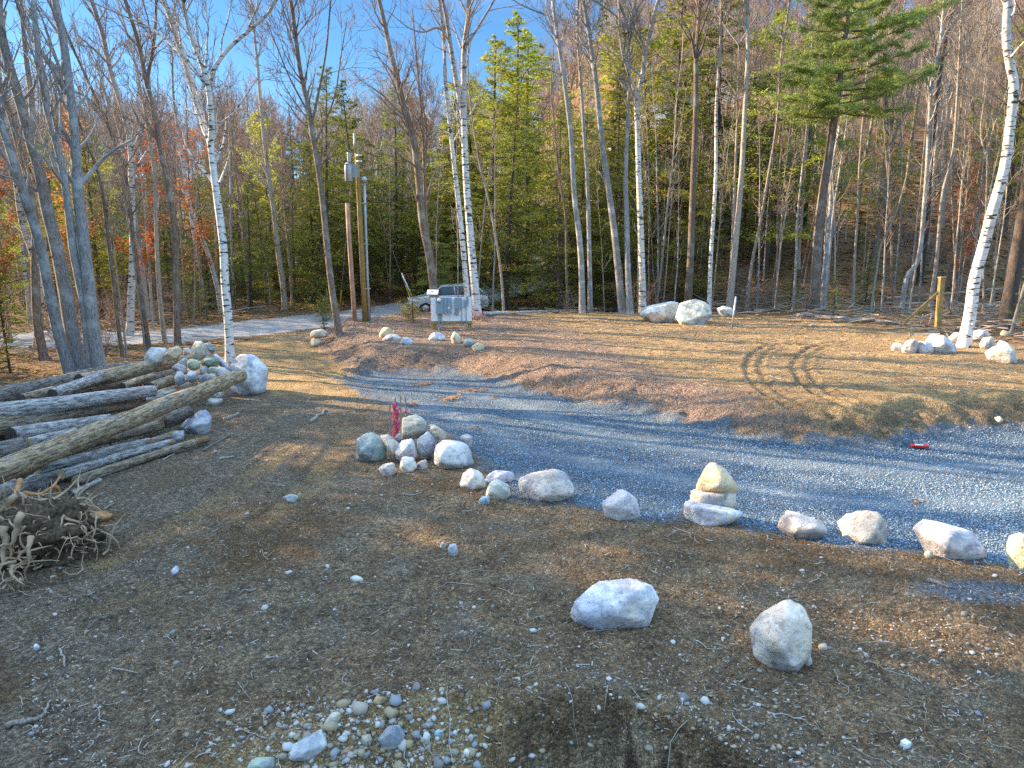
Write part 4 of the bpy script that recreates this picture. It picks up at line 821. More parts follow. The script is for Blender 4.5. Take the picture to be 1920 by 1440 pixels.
# loose sticks, each its own thing
for (a, e, w, c, lab) in [((112, 1220), (125, 1252), 4, 'pale', 'straight grey stick upright on the left foreground soil'), ((580, 792), (612, 770), 7, 'pale', 'thick weathered grey stick lying left of the staked heap'), ((83, 1345), (94, 1318), 5, 'pale', 'short pale stick in the left foreground'),
    ((148, 950), (196, 925), 4, 'pale', 'long pale splinter right of the root stump'), ((195, 958), (215, 945), 4, 'pale', 'curved pale bark strip right of the stump'), ((305, 864), (328, 852), 3, 'pale', 'pale splinter in front of the log pile'), ((412, 862), (438, 858), 5, 'pale', 'bluish bark sliver on the dirt in front of the logs'),
    ((380, 846), (432, 816), 2.5, 'pale', 'thin straight pale twig in front of the lowest log'), ((420, 788), (450, 776), 7, 'pale', 'whitish bark slab between oval boulder and wheel rut'), ((500, 1390), (440, 1366), 3, 'pale', 'thin forked root on the soil above the dug bank'), ((575, 1290), (580, 1310), 3, 'pale', 'thin pale curved root above the dug bank'),
    ((10, 1368), (80, 1345), 9, 'pale', 'flat pale wood slab at the bottom left'), ((210, 1255), (262, 1266), 3, 'pale', 'long thin root strand across the left foreground'), ((1740, 1090), (1780, 1104), 8, 'pale', 'grey wood chunk by the spilled blue gravel')]:
    A_ = at(*a) + (0, 0, .02); E_ = at(*e) + (0, 0, .02); t = np.linspace(0, 1, 7)[:, None]; r = w / 2 / FPX * np.linalg.norm(A_ - (0, 0, CAMZ))
    mb = MB(); mb.tube((A_ + (E_ - A_) * t + rg.normal(0, r * .5, (7, 3)) * (1, 1, .2)) - A_, np.linspace(r, r * .6, 7), 6, True); tag(mb.build('stick', M[c], None, True, A_), lab, 'stick')
# bark and leaf patches lying on the driveway
for (px, py, w, lab) in [(795, 721, 40, 'small pile of brown bark at the far end of the driveway'), (885, 734, 46, 'largest pile of brown bark scraps on the driveway'), (845, 750, 42, 'curved strip of brown bark on the driveway'), (925, 748, 20, 'small dark bark piece on the driveway right of the others'), (775, 760, 34, 'dry leaves at the near edge of the driveway'), (893, 806, 20, 'single tan bark flake at the gravel edge'), (1722, 945, 30, 'rusty brown leaf clump at the gravel edge behind the rocks')]:
    g = at(px, py); mb = MB(); W = w / FPX * g[1]
    for _ in range(int(26)):
        x_, y_ = rg.normal(0, W * .28), rg.normal(0, W * .30); a = rg.uniform(-.6, .6); L = W * rg.uniform(.08, .28); h = .02 + rg.random() * .05
        z_ = Hf(g[0] + x_, g[1] + y_)[0] - g[2] + h; ca, sa_ = math.cos(a), math.sin(a)
        mb.box((x_, y_, z_), (L, L * .3, .008), rotz(a) @ np.array(((1, 0, .25 * rg.normal()), (0, 1, .3 * rg.normal()), (0, 0, 1))))
    tag(mb.build('bark_pile', M['rootorange'] if w > 30 else M['debris'], None, False, g), lab, 'bark', kind='stuff')
# ------------------------------------------------------------------ meter board
bb = at(847, 619); BY = bb[1]; u = BY / FPX / 1.0
t0 = empty('meter_board', bb, 'white board on timber posts carrying grey electric meter boxes', 'meter board', rz=R(2))
W_, H_ = 76 * u, 44 * u; zb = 17 * u
mb = MB(); mb.box((0, 0, zb + H_ / 2), (W_, .03, H_), bev=.004); mb.build('backboard', M['board'], t0, False)
mb = MB(); mb.box((0, .03, zb - .05), (W_ + .02, .09, .12), bev=.008); mb.build('crossbeam', M['timber'], t0, False)
for sx in (-1, 1):
    mb = MB(); mb.box((sx * (W_ / 2 - .09), .085, (zb + H_ * .9) / 2 - .2), (.14, .10, zb + H_ * .9 + .4), bev=.008); mb.build('post', M['timber'], t0, False)
def P_(px, py): return ((px / 8.727 + 740 - 847) * u, (619 - (490 + py / 8.727)) * u)      # inset pixels to board plane
def bx_(x0, y0, x1, y1, d, name, m_, parent, front=-.02, bev=.01):
    a = P_(x0, y0); e = P_(x1, y1); mb = MB(); mb.box(((a[0] + e[0]) / 2, front - d / 2, (a[1] + e[1]) / 2), (abs(e[0] - a[0]), d, abs(a[1] - e[1])), bev=bev); return mb.build(name, m_, parent, False)
mm = bx_(690, 590, 812, 850, .14, 'meter_socket', M['boxgrey'], t0)
bx_(815, 590, 868, 848, .11, 'breaker_box', M['boxgrey'], t0); pn = bx_(872, 590, 938, 858, .12, 'breaker_door', M['boxgrey'], t0)
bx_(880, 742, 912, 768, .006, 'label_sticker', M['white'], pn, -.142, .001)
a = P_(745, 630); mb = MB()
mb.tube([(a[0], -.16, a[1]), (a[0], -.20, a[1])], [.085, .085], 20, True); mb.build('meter_ring', M['steel'], mm)
D, F = ICO[3]; o = bpy.data.objects.new('meter_glass', mesh_np('meter_glass', D * (.07, .07, .07) + np.array((a[0], -.20, a[1])), None, F, M['lampglass'])); link(o, mm)
bx_(988, 590, 1106, 770, .13, 'telecom_box', M['boxgrey'], t0); sm = bx_(1146, 572, 1214, 722, .09, 'small_disconnect_box', M['boxgrey'], t0)
bx_(1152, 580, 1176, 630, .006, 'box_window', M['white'], sm, -.112, .001)
mb = MB()
for q in ([(1000, 775), (985, 860), (975, 880)], [(1020, 775), (1010, 840), (1030, 880)], [(1045, 775), (1050, 830), (1035, 885)]):
    pp = [P_(*k) for k in q]; mb.tube([(k[0], -.04, k[1]) for k in pp], .012, 6)
mb.build('cable', M['boxgrey'], t0); bx_(1000, 820, 1050, 880, .05, 'junction_box', M['boxgrey'], t0)
for x_, y0, y1, r in ((728, 850, 1120, .028), (768, 850, 1130, .028), (1101, 770, 1080, .016), (1175, 722, 1075, .018)):
    a = P_(x_, y0); e = P_(x_, y1); mb = MB(); mb.tube([(a[0], -.06, a[1]), (a[0], -.06, (a[1] + e[1]) / 2), (e[0], -.06, min(e[1], 0) - .25)], r, 10); mb.build('conduit', M['steel'] if r < .02 else M['boxgrey'], t0)
a = P_(1104, 750); e = P_(1170, 750); mb = MB(); mb.tube([(a[0], -.06, a[1]), (e[0], -.06, a[1])], .016, 8); mb.build('link_conduit', M['boxgrey'], t0)
# little roofed box on a post, left of the board
pt = empty('roofed_post_box', bb + (-35.5 * u, .25, 0), 'brown post box with a slanted white lid, left of the meter board', 'post box')
mb = MB(); mb.box((-.02, 0, zb + H_ * .42), (.10, .10, zb * 2 + H_ * .9), bev=.006); mb.build('post', M['timber'], pt, False)
mb = MB(); mb.box((-.02, -.02, zb + H_ * 1.02), (.22, .2, .22), bev=.006); mb.build('housing', M['root'], pt, False)
mb = MB(); c_, s_ = math.cos(.45), math.sin(.45); mb.box((0, -.05, zb + H_ * 1.02 + .17), (.42, .36, .02), np.array(((1, 0, 0), (0, c_, -s_), (0, s_, c_))), bev=.004); mb.build('lid', M['white'], pt, False)
# ------------------------------------------------------------------ utility poles, conduit, transformer, guys
pb = at(686, 603); PY = pb[1]
def pole(pts, w, name, m_, label, cat, k=14):
    P = np.array([at_y(x, y, PY) for x, y in pts]); base = P[-1].copy(); base[2] = Hs(base[0], base[1]); P[-1] = base - (0, 0, .3)
    r = np.interp(np.linspace(0, 1, len(P)), [0, 1], [w[0] / 2 / FPX * PY, w[1] / 2 / FPX * PY]); t_ = empty(name, base, label, cat)
    mb = MB(); mb.tube(P - base, r, k, True); mb.build('shaft', m_, t_); return t_, P - base, base
up, PP, pbase = pole([(668, 268), (672, 350), (679, 480), (685, 603)], (7.5, 10.5), 'utility_pole', M['pole'], 'tall golden brown utility pole with guy wires beside the road', 'utility pole')
mb = MB(); mb.tube([PP[0] + (-.05, -.12, -.4), PP[0] + (-.05, -.1, .35)], .035, 8, True); mb.build('top_bracket', M['steel'], up)
mb = MB(); 
for z_ in (-.1, .12): mb.tube([PP[0] + (0, -.1, -.6 + z_), PP[0] + (.22, -.15, -.6 + z_)], .03, 8, True)
mb.build('insulator', M['white'], up)
op, OP, _b = pole([(651, 381), (655, 450), (661, 540), (666, 606)], (7.5, 9), 'cut_pole', M['oldpole'], 'shorter weathered pinkish pole stub left of the tall utility pole', 'pole stub')
PY2 = PY; cp, CP, cbase = pole([(683, 338), (685.5, 420), (689, 520), (693, 601)], (5, 5.2), 'service_conduit', M['steel'], 'grey steel service mast with round weatherhead right of the utility pole', 'service mast', 12)
D, F = ICO[3]; o = bpy.data.objects.new('weatherhead', mesh_np('weatherhead', D * (.13, .13, .12) + CP[0] + (0, 0, .02), None, F, M['steel'])); link(o, cp)
for f in (.15, .42, .72):
    c = CP[0] + (CP[-1] - CP[0]) * f; mb = MB(); mb.box(c + (-.08, 0, 0), (.34, .16, .03), bev=.004); mb.build('strap', M['steel'], cp, False)
tb = at_y(653.5, 325, PY - .25) ; tr = empty('transformer', tb, 'grey cylindrical transformer can hung left of the pole top', 'transformer')
rr_ = 7.0 / FPX * PY; hh_ = 14 / FPX * PY
mb = MB(); mb.tube([(0, 0, -hh_), (0, 0, -hh_ + .02), (0, 0, hh_ - .04), (0, 0, hh_)], [rr_ * .92, rr_, rr_, rr_ * .97], 24, True); mb.build('tank', M['steel'], tr)
mb = MB(); mb.tube([(0, 0, hh_), (0, 0, hh_ + .1)], [rr_ * 1.03, rr_ * .5], 24, True); mb.build('cover', M['steel'], tr)
for z_ in (0, .09, .18, .27): pass
mb = MB(); mb.tube([(.05, 0, hh_ + .1 + i * .045) for i in range(9)], [.06 if i % 2 else .085 for i in range(9)], 10, True); mb.build('bushing', M['steel'], tr)
mb = MB(); mb.box((rr_ + .08, .1, .1), (.25, .08, .5), bev=.01); mb.build('hanger', M['steel'], tr, False)
def wire(p, q, r, sag, name, label, gpts=None, cat='guy wire'):
    t = np.linspace(0, 1, 12)[:, None]; P = p + (q - p) * t; P[:, 2] -= sag * 4 * (t * (1 - t))[:, 0]
    e = empty(name, q, label, cat); mb = MB(); mb.tube(P - q, r, 5); mb.build('cable', M['wire'], e)
    if gpts: mb = MB(); f = gpts; mb.tube([(p - q) * f, (p - q) * .0 + (0, 0, .02)], .03, 8, True); mb.build('guard', M['yellowp'], e)
    return e
top = PP[0] + pbase
e1 = at(777, 581); wire(top + (.1, -.1, -.6), e1, .012, 0, 'guy_wire', 'guy wire running right from the pole top with a yellow guard', .22)
e2 = at(637, 580); wire(top + (-.1, -.1, -.5), e2, .012, 0, 'guy_wire', 'guy wire running left from the pole top with a yellow guard', .17)
e3 = at(708, 545); wire(top + (0, -.1, -4.2), e3, .014, 0, 'guy_wire', 'plain guy wire from the middle of the pole behind the steel mast', None)
q0 = at(782, 577); q1 = at_y(753, 512, q0[1]); mb = MB(); mb.tube([q0 - q0, q1 - q0], .035, 7, True); tag(mb.build('slanted_stake', M['white'], None, True, q0), 'pale slanted stake crossing the yellow guard', 'stake')
# ------------------------------------------------------------------ stakes with ribbon
for i, (bx, by, tx, ty, rib, lab) in enumerate([(731, 808, 731, 752, 0, 'plain grey marking stake leftmost behind the rock heap'), (743, 812, 741, 744, 1, 'marking stake wrapped in bright pink ribbon'), (751, 806, 751, 740, 0, 'bare pale marking stake just right of the ribboned one'), (762, 800, 760, 744, 2, 'marking stake with a thin pink band at its top')]):
    g = at_y(bx, by, 12.45 + .1 * i); g[2] = Hs(g[0], g[1]); tp = at_y(tx, ty, g[1]); e = empty('marking_stake', g, lab, 'stake')
    mb = MB(); d = tp - g; mb.tube([(0, 0, -.05), d * .96, d], [.016, .016, .004], 4, True); mb.build('stick', M['stake'], e, False)
    if rib == 1:
        mb = MB(); n = 60; t = np.linspace(0, 1, n)
        for k in range(5):
            P = np.stack([.03 * np.cos(t * 16 + k) * (1 + k * .3) + d[0] * (1 - t), .03 * np.sin(t * 16 + k), d[2] * (.85 - t * .82) + .0 * t], -1) + rg.normal(0, .006, (n, 3)); mb.tube(P, .011, 4)
        for k in range(4): mb.tube(wander((rg.uniform(-.02, .06), 0, .12), (rg.normal(), rg.normal(), -.2), .3, 8, .5), .010, 4)
        mb.build('ribbon', M['pinkr'], e)
    if rib == 2:
        mb = MB(); mb.tube([d * .62, d * .68], .024, 8, True); mb.tube(wander(d * .66, (.3, 0, -1), .12, 5, .3), .008, 4); mb.build('ribbon', M['pinkr'], e)
# ------------------------------------------------------------------ corner post with brace, blue pipe, litter
g = at(1758, 618); e = empty('corner_post', g, 'yellowish timber corner post with a diagonal brace at the forest edge', 'fence post'); YY = g[1]
tp = at_y(1766, 521, YY); d = tp - g; d[1] = 0; w = 8.5 / FPX * YY
mb = MB(); rot = np.array(Vector((0, 0, 1)).rotation_difference(Vector(d.tolist())).to_matrix()); mb.box(d / 2 - (0, 0, .1), (w, w, np.linalg.norm(d) + .2), rot, bev=.01); mb.build('post', M['timber'], e, False)
mb = MB(); mb.box(d + (0, 0, .02), (w * 1.25, w * 1.25, .04), rot, bev=.008); mb.build('cap', M['root'], e, False)
a = at_y(1685, 598, YY + .3) - g; q = at_y(1762, 546, YY) - g; a[2] = Hs(g[0] + a[0], g[1] + a[1]) - g[2]; dd = q - a; rot = np.array(Vector((1, 0, 0)).rotation_difference(Vector(dd.tolist())).to_matrix())
mb = MB(); mb.box((a + q) / 2, (np.linalg.norm(dd), .04, .09), rot, bev=.006); mb.build('brace', M['timber'], e, False)
mb = MB(); q2 = at_y(1785, 590, YY + .6) - g; mb.tube([d * .75, q2], .03, 6, True); mb.build('rear_brace', M['pale'], e)
g = at(1372, 617); tp = at_y(1380, 556, g[1]); mb = MB(); mb.tube([(0, 0, -.1), tp - g], .035, 10, True); tag(mb.build('marking_pipe', M['steel'], None, True, g), 'blue-grey steel pipe stuck in the pad edge beside the pale rocks', 'pipe')
g = at(1723, 841); e = empty('crushed_can', g, 'crushed red and white wrapper lying on the blue gravel', 'litter')
mb = MB(); mb.box((0, 0, .05), (.30, .12, .05), rotz(-.2), bev=.015); mb.build('wrapper', M['red'], e); mb = MB(); mb.box((-.02, -.03, .079), (.14, .05, .012), rotz(-.25), bev=.004); mb.build('stripe', M['white'], e)
g = at(1694, 545); mb = MB(); mb.box((0, 0, .1), (.35, .2, .2), rotz(.4), bev=.05); tag(mb.build('tarp_bundle', M['blue'], None, True, g), 'small blue bundle lying among the trees left of the corner post', 'bundle')
g = at(1149, 472); mb = MB(); mb.box((0, 0, .15), (.35, .2, .3), rotz(.4), bev=.06); tag(mb.build('white_bucket', M['white'], None, True, g), 'small white object beside the far road between trunks', 'bucket')
g = at(1697, 1402); mb = MB(); mb.box((0, 0, .03), (.06, .05, .05), rotz(.5), bev=.008); tag(mb.build('white_block', M['white'], None, True, g), 'small white block with wire in the bottom right foreground', 'block')
# ------------------------------------------------------------------ car behind the board
CX = at_y(840, 560, 38.6); cg = np.array((CX[0], 38.6, Hs(CX[0], 38.6))); cr_e = empty('parked_car', cg, 'silver hatchback car parked by the road behind the meter board', 'car', rz=R(14))
def section(prof, w, inset=0.):
    bm = bmesh.new(); f = bm.faces.new([bm.verts.new((x, -w / 2, z)) for x, z in prof]); r = bmesh.ops.extrude_face_region(bm, geom=[f]); vs = [v for v in r['geom'] if isinstance(v, bmesh.types.BMVert)]
    for v in vs: v.co.y = w / 2
    if inset:
        for v in bm.verts:
            if v.co.z > .95: v.co.y *= 1 - inset * (v.co.z - .95) / .6
    bmesh.ops.recalc_face_normals(bm, faces=bm.faces); return bm
def bmo(bm, name, m_, parent, bev=.0, smooth=True):
    if bev: bmesh.ops.bevel(bm, geom=[e for e in bm.edges if e.calc_face_angle(0) > .25], offset=bev, segments=3, affect='EDGES', profile=.6)
    me = bpy.data.meshes.new(name); bm.to_mesh(me); bm.free(); me.materials.append(m_)
    for p in me.polygons: p.use_smooth = smooth
    o = bpy.data.objects.new(name, me); return link(o, parent)
body = [(-2.1, .35), (-2.15, .62), (-2.05, .80), (-1.2, .98), (1.7, 1.02), (2.08, .95), (2.15, .6), (2.1, .32), (1.75, .28), (1.62, .52), (1.35, .62), (1.08, .52), (.95, .25), (-.98, .25), (-1.1, .52), (-1.35, .62), (-1.62, .52), (-1.75, .30)]
bmo(section(body, 1.76), 'body', M['carpaint'], cr_e, .045)
bmo(section([(-1.15, .97), (-.45, 1.46), (.9, 1.50), (1.65, 1.32), (1.95, 1.0)], 1.66, .18), 'window_glass', M['glass'], cr_e, .03)
bmo(section([(-.5, 1.44), (-.3, 1.53), (.95, 1.56), (1.62, 1.37), (1.60, 1.33), (.9, 1.49), (-.45, 1.45)], 1.42, 0), 'roof', M['carpaint'], cr_e, .01)
for x0, z0, x1, z1 in ((-1.18, .98, -.42, 1.49), (1.62, 1.36, 1.96, 1.0), (.28, .99, .22, 1.5)):
    for sy in (-1, 1): mb = MB(); mb.tube([(x0, sy * .845, z0), (x1, sy * .72, z1)] if z1 > z0 else [(x0, sy * .72, z0), (x1, sy * .845, z1)], .04, 8, True); mb.build('pillar', M['carpaint'], cr_e)
for sx in (-1.35, 1.35):
    for sy in (-1, 1):
        mb = MB(); mb.tube([(sx, sy * .66, .32), (sx, sy * .70, .32), (sx, sy * .86, .32), (sx, sy * .89, .32)], [.27, .32, .32, .28], 24, True); wh = mb.build('wheel', M['black'], cr_e)
        mb = MB(); mb.tube([(sx, sy * .86, .32), (sx, sy * .90, .32)], [.2, .18], 16, True); mb.build('rim', M['steel'], wh)
for sy in (-1, 1):
    mb = MB(); mb.box((-2.10, sy * .66, .72), (.12, .36, .15), bev=.04); mb.build('headlight', M['lampglass'], cr_e)
    mb = MB(); mb.box((2.10, sy * .70, .82), (.1, .26, .24), bev=.03); mb.build('tail_light', M['red'], cr_e)
    mb = MB(); mb.box((-.78, sy * .95, 1.02), (.14, .2, .13), bev=.03); mb.build('mirror', M['carpaint'], cr_e)
# ------------------------------------------------------------------ trees: builders
def norm(v): return v / (np.linalg.norm(v) + 1e-9)
def limb(mbw, mbc, P, r0, r1, lvl, spec):
    """a wooden limb; wood above .018 m goes to the trunk mesh, thinner to the twigs"""
    n = len(P); k = 10 if r0 > .09 else 6 if r0 > .035 else 4 if r0 > .018 else 3
    (mbw if r0 > spec.get('cut', .022) else mbc).tube(P, np.linspace(r0, r1, n), k)
def twigs(mbw, mbc, P, r0, r1, lvl, spec, start=.25):
    L = np.linalg.norm(np.diff(P, axis=0), axis=1).sum()
    if lvl > spec['max']: return
    nb = max(1, int(rg.poisson(spec['dens'][lvl] * L)))
    for _ in range(nb):
        f = rg.uniform(start, .98); x = f * (len(P) - 1); i = min(int(x), len(P) - 2); p = P[i] + (P[i + 1] - P[i]) * (x - i); d = norm(P[i + 1] - P[i])
        a = rg.uniform(0, 6.283); side = norm(np.cross(d, norm(np.array((math.cos(a), math.sin(a), .15))))); an = rg.uniform(*spec['ang'])
        dd = norm(d * math.cos(an) + side * math.sin(an) + np.array((0, 0, spec['up'])))
        l = spec['len'][lvl] * rg.uniform(.55, 1.25) * (1.15 - .6 * f); r = max((r0 + (r1 - r0) * f) * rg.uniform(.35, .6), spec['rmin'])
        r = min(r, l * .022 + spec['rmin'])
        Q_ = wander(p, dd, l, 4 if l < .8 else 6, .16, .05)
        limb(mbw, mbc, Q_, r, spec['rmin'] * .5, lvl, spec); twigs(mbw, mbc, Q_, r, spec['rmin'] * .5, lvl + 1, spec, .2)
def bare(seed, h, r, spec, lean=.02, jit=.018, bark_='brown', tw='twig', clear=.35, fork=0):
    global rg
    keep = rg; rg = np.random.default_rng(seed); mbw, mbc = MB(), MB()
    n = 12; P = wander((0, 0, -.3), (rg.normal(0, lean), rg.normal(0, lean), 1), h * (.6 if fork else 1) + .3, n, jit, .01); P[0] = (0, 0, -.3)
    tr = np.linspace(r, r * (.62 if fork else .12), n + 1); tr[0] *= 1.35; mbw.tube(P, tr, 10)
    twigs(mbw, mbc, P, r, r * .2, 0, spec, clear)
    for k in range(fork):
        a = rg.uniform(0, 6.28); Q_ = wander(P[-1] - (0, 0, .1), (math.cos(a) * .28, math.sin(a) * .28, 1), h * .45, 9, .07, .03); mbw.tube(Q_, np.linspace(r * .5, r * .08, 10), 7); twigs(mbw, mbc, Q_, r * .5, r * .1, 0, spec, .1)
    rg = keep
    return (mbw.mesh('trunk', M[bark_]), mbc.mesh('crown', M[tw]))
SPEC = dict(max=2, dens=[1.7, 2.6, 3.2], len=[2.6, 1.1, .5], ang=(.5, 1.0), up=.28, rmin=.009)
def leafquads(mb, C, size, asp=.35, flatness=.5):
    n = len(C); R_ = rot_rand(n); R_[:, 2, :] *= flatness
    B = np.array([(-1, 0, 0), (0, -asp, 0), (1, 0, 0), (0, asp, 0)]); L = B[None] * size[:, None, None]
    Vv = np.einsum('nij,nkj->nki', R_, L) + C[:, None]
    mb.add(Vv.reshape(-1, 3), np.arange(n * 4).reshape(n, 4))
def conifer(seed, h, r, base=.15, spread=.22, droop=-.25, nb=60, per=150, size=.13, mat_='needle', tip=1.0, clump=.3, bark_='dark', top=.6, asp=.28, wild=.2):
    global rg
    keep = rg; rg = np.random.default_rng(seed); mbw, mbc = MB(), MB()
    P = wander((0, 0, -.3), (rg.normal(0, .012), rg.normal(0, .012), 1), h + .3, 10, .015, .01); mbw.tube(P, np.linspace(r, .015, 11) * np.array([1.3] + [1] * 10), 9)
    for i in range(nb):
        f = base + (1 - base) * (i + rg.random()) / nb * .99; z = f * h; x = (z + .3) / (h + .3) * 10; k = min(int(x), 9); p = P[k] + (P[k + 1] - P[k]) * (x - k)
        L = h * spread * (1 - ((f - base) / (1 - base)) ** 1.5 * .93) * rg.uniform(.75 - wild, 1.05 + wild); 
        if f < base + .12: L *= rg.uniform(.4, 1)
        a = rg.uniform(0, 6.283); up = droop + (top - droop) * max(0, f - .55) / .45
        Bp = wander(p, (math.cos(a), math.sin(a), up + rg.normal(0, wild * .6)), L, 5, .08 + wild * .2, -.02); mbw.tube(Bp, np.linspace(max(.012, .012 * L), .005, 6), 3)
        m_ = int(per * L / (h * spread) + 12); t = rg.beta(1.6 * tip, 1.1, m_); q = np.stack([np.interp(t * 5, range(6), Bp[:, c]) for c in range(3)], -1)
        # side sprays hanging off the bough
        s = rg.choice([-1, 1], m_) * rg.random(m_) ** .8 * L * clump * (1.08 - t) * 1.3; d = norm(Bp[-1] - Bp[0]); sd_ = norm(np.cross(d, (0, 0, 1.)))
        gq = np.round(rg.random(m_) * 6) / 6
        q = q + sd_ * s[:, None] + d * (np.abs(s) * .55)[:, None] + rg.normal(0, .05 * L ** .5, (m_, 3)) * (1, 1, .7); q[:, 2] -= np.abs(s) * .18
        leafquads(mbc, q, size * rg.uniform(.6, 1.4, m_), asp)
    for i in range(int(nb * .3)):      # dead lower branches
        f = rg.uniform(.04, base + .3); x = (f * h + .3) / (h + .3) * 10; k = min(int(x), 9); p = P[k] + (P[k + 1] - P[k]) * (x - k); a = rg.uniform(0, 6.283)
        mbw.tube(wander(p, (math.cos(a), math.sin(a), rg.uniform(-.3, .2)), rg.uniform(.4, 1.6), 4, .15), np.linspace(.014, .005, 5), 3)
    rg = keep
    return (mbw.mesh('trunk', M[bark_]), mbc.mesh('crown', M[mat_], False))
def bush(seed, h, w, n, mat_, bark_='twig', size=.05, stems=9):
    global rg
    keep = rg; rg = np.random.default_rng(seed); mbw, mbc = MB(), MB(); pts = []
    for k in range(stems):
        a = rg.uniform(0, 6.28); P = wander((rg.normal(0, w * .1), rg.normal(0, w * .1), -.05), (math.cos(a) * w / h, math.sin(a) * w / h, 1.), h * rg.uniform(.6, 1.1), 7, .2, .02); mbw.tube(P, np.linspace(.018, .005, 8), 4)
        for _ in range(9):
            i = rg.integers(2, 8); Q_ = wander(P[i], (rg.normal(), rg.normal(), .5), h * rg.uniform(.15, .4), 4, .25); mbw.tube(Q_, np.linspace(.008, .003, 5), 3); pts.append(Q_[rg.integers(1, 5, max(1, n // (stems * 9)))] + rg.normal(0, h * .05, (max(1, n // (stems * 9)), 3)))
    rg = keep
    if n:
        C = np.vstack(pts); leafquads(mbc, C, size * np.random.default_rng(seed).uniform(.6, 1.3, len(C)), .45); return (mbw.mesh('stems', M[bark_]), mbc.mesh('foliage', M[mat_], False))
    return (mbw.mesh('stems', M[bark_]), None)
def place(kit, name, loc, label, cat, group=None, s=1., rz=None, names=('trunk', 'crown'), sz=None):
    e = empty(name, loc, label, cat, group, rz=rg.uniform(0, 6.283) if rz is None else rz); e.scale = (s, s, s * (sz or 1))
    for me, nm in zip(kit, names):
        if me is not None: link(bpy.data.objects.new(nm, me), e)
    return e
# ------------------------------------------------------------------ the trees one can tell apart
def hero(pts, w, label, bark_='grey', tw='twig', limbs=(), Y=None, name='bare_tree', cat='tree', sway=.25, dens=1., top=4., group=None, spec=None, start=.35):
    """pts: trunk, foot first, as picture points; limbs: (points, width) lists"""
    b0 = at(*pts[0]) if Y is None else at_y(pts[0][0], pts[0][1], Y); Yb = b0[1]; b0[2] = Hs(b0[0], b0[1])
    e = empty(name, b0, label, cat, group); mbw, mbc = MB(), MB(); ph = rg.uniform(0, 6)
    sp = dict(SPEC, cut=.02); sp['dens'] = [q * dens for q in SPEC['dens']]
    if spec: sp.update(spec)
    def path(pp, y0, y1):
        n = len(pp); Yv = np.linspace(y0, y1, n) + sway * np.sin(np.linspace(0, 4, n) + ph) - sway * math.sin(ph)
        K = np.array([at_y(p[0], p[1], y_) for p, y_ in zip(pp, Yv)]) - b0
        # smooth through the points
        m_ = max(6, n * 3); t = np.linspace(0, n - 1, m_); i = np.clip(t.astype(int), 0, n - 2); f = (t - i)[:, None]
        a, b_, c, d = K[np.maximum(i - 1, 0)], K[i], K[i + 1], K[np.minimum(i + 2, n - 1)]
        return .5 * ((2 * b_) + (-a + c) * f + (2 * a - 5 * b_ + 4 * c - d) * f ** 2 + (-a + 3 * b_ - 3 * c + d) * f ** 3), Yv
    def ext(P, r, L):
        d = norm(P[-1] - P[-3]); Q_ = wander(P[-1], d, L, 7, .06, .03); return np.vstack([P, Q_[1:]])
    P, Yv = path(pts, Yb, Yb + rg.uniform(-.4, .4)); P[0] = (0, 0, 0); P = np.vstack([P[0] - (0, 0, .3), P])
    r0 = w / 2 / FPX * Yb; tp = limbs[0][2] if limbs and len(limbs[0]) > 2 else None
    Pe = ext(P, r0, top) if top else P
    h = np.linalg.norm(Pe[-1] - Pe[0]); s = np.linalg.norm(Pe - Pe[0], axis=1) / h; rr = r0 * (1.0 - .72 * s ** 1.1); rr[:3] *= (1.35, 1.22, 1.08)
    mbw.tube(Pe, rr, 14); twigs(mbw, mbc, Pe, r0, r0 * .25, 0, sp, start)
    # small roughness: knots
    for _ in range(6):
        i = rg.integers(3, len(P) - 1) if len(P) > 5 else 2; a = rg.uniform(0, 6.28); v_ = np.array((math.cos(a), math.sin(a), .3)); mbw.tube([P[i] + v_ * rr[i] * .7, P[i] + v_ * rr[i] * 1.25], [rr[i] * .3, rr[i] * .15], 5, True)
    for lb in limbs:
        pp, lw = lb[0], lb[1]; st = b0 + 0; k = np.argmin([abs(np.hypot(q[0] - pp[0][0], q[1] - pp[0][1])) for q in pts]); y0 = Yv[min(k, len(Yv) - 1)]
        Lp, _ = path(pp, y0, y0 + rg.uniform(-1.2, 1.2) * (1 if len(pp) > 2 else .2)); lr = lw / 2 / FPX * Yb
        out = pp[-1][1] < 12; Le = ext(Lp, lr, 2.5) if out else Lp
        mbw.tube(Le, np.linspace(lr, max(lr * .25, .012), len(Le)), 9); twigs(mbw, mbc, Le, lr, lr * .25, 0, sp, .2)
    mbw.build('trunk', M[bark_], e); 
    if mbc.n: mbc.build('crown', M[tw], e)
    return e
G_, B_, BR, PA = 'grey', 'birch', 'brown', 'pale'
LIGHT = dict(len=[1.5, .7, .35])
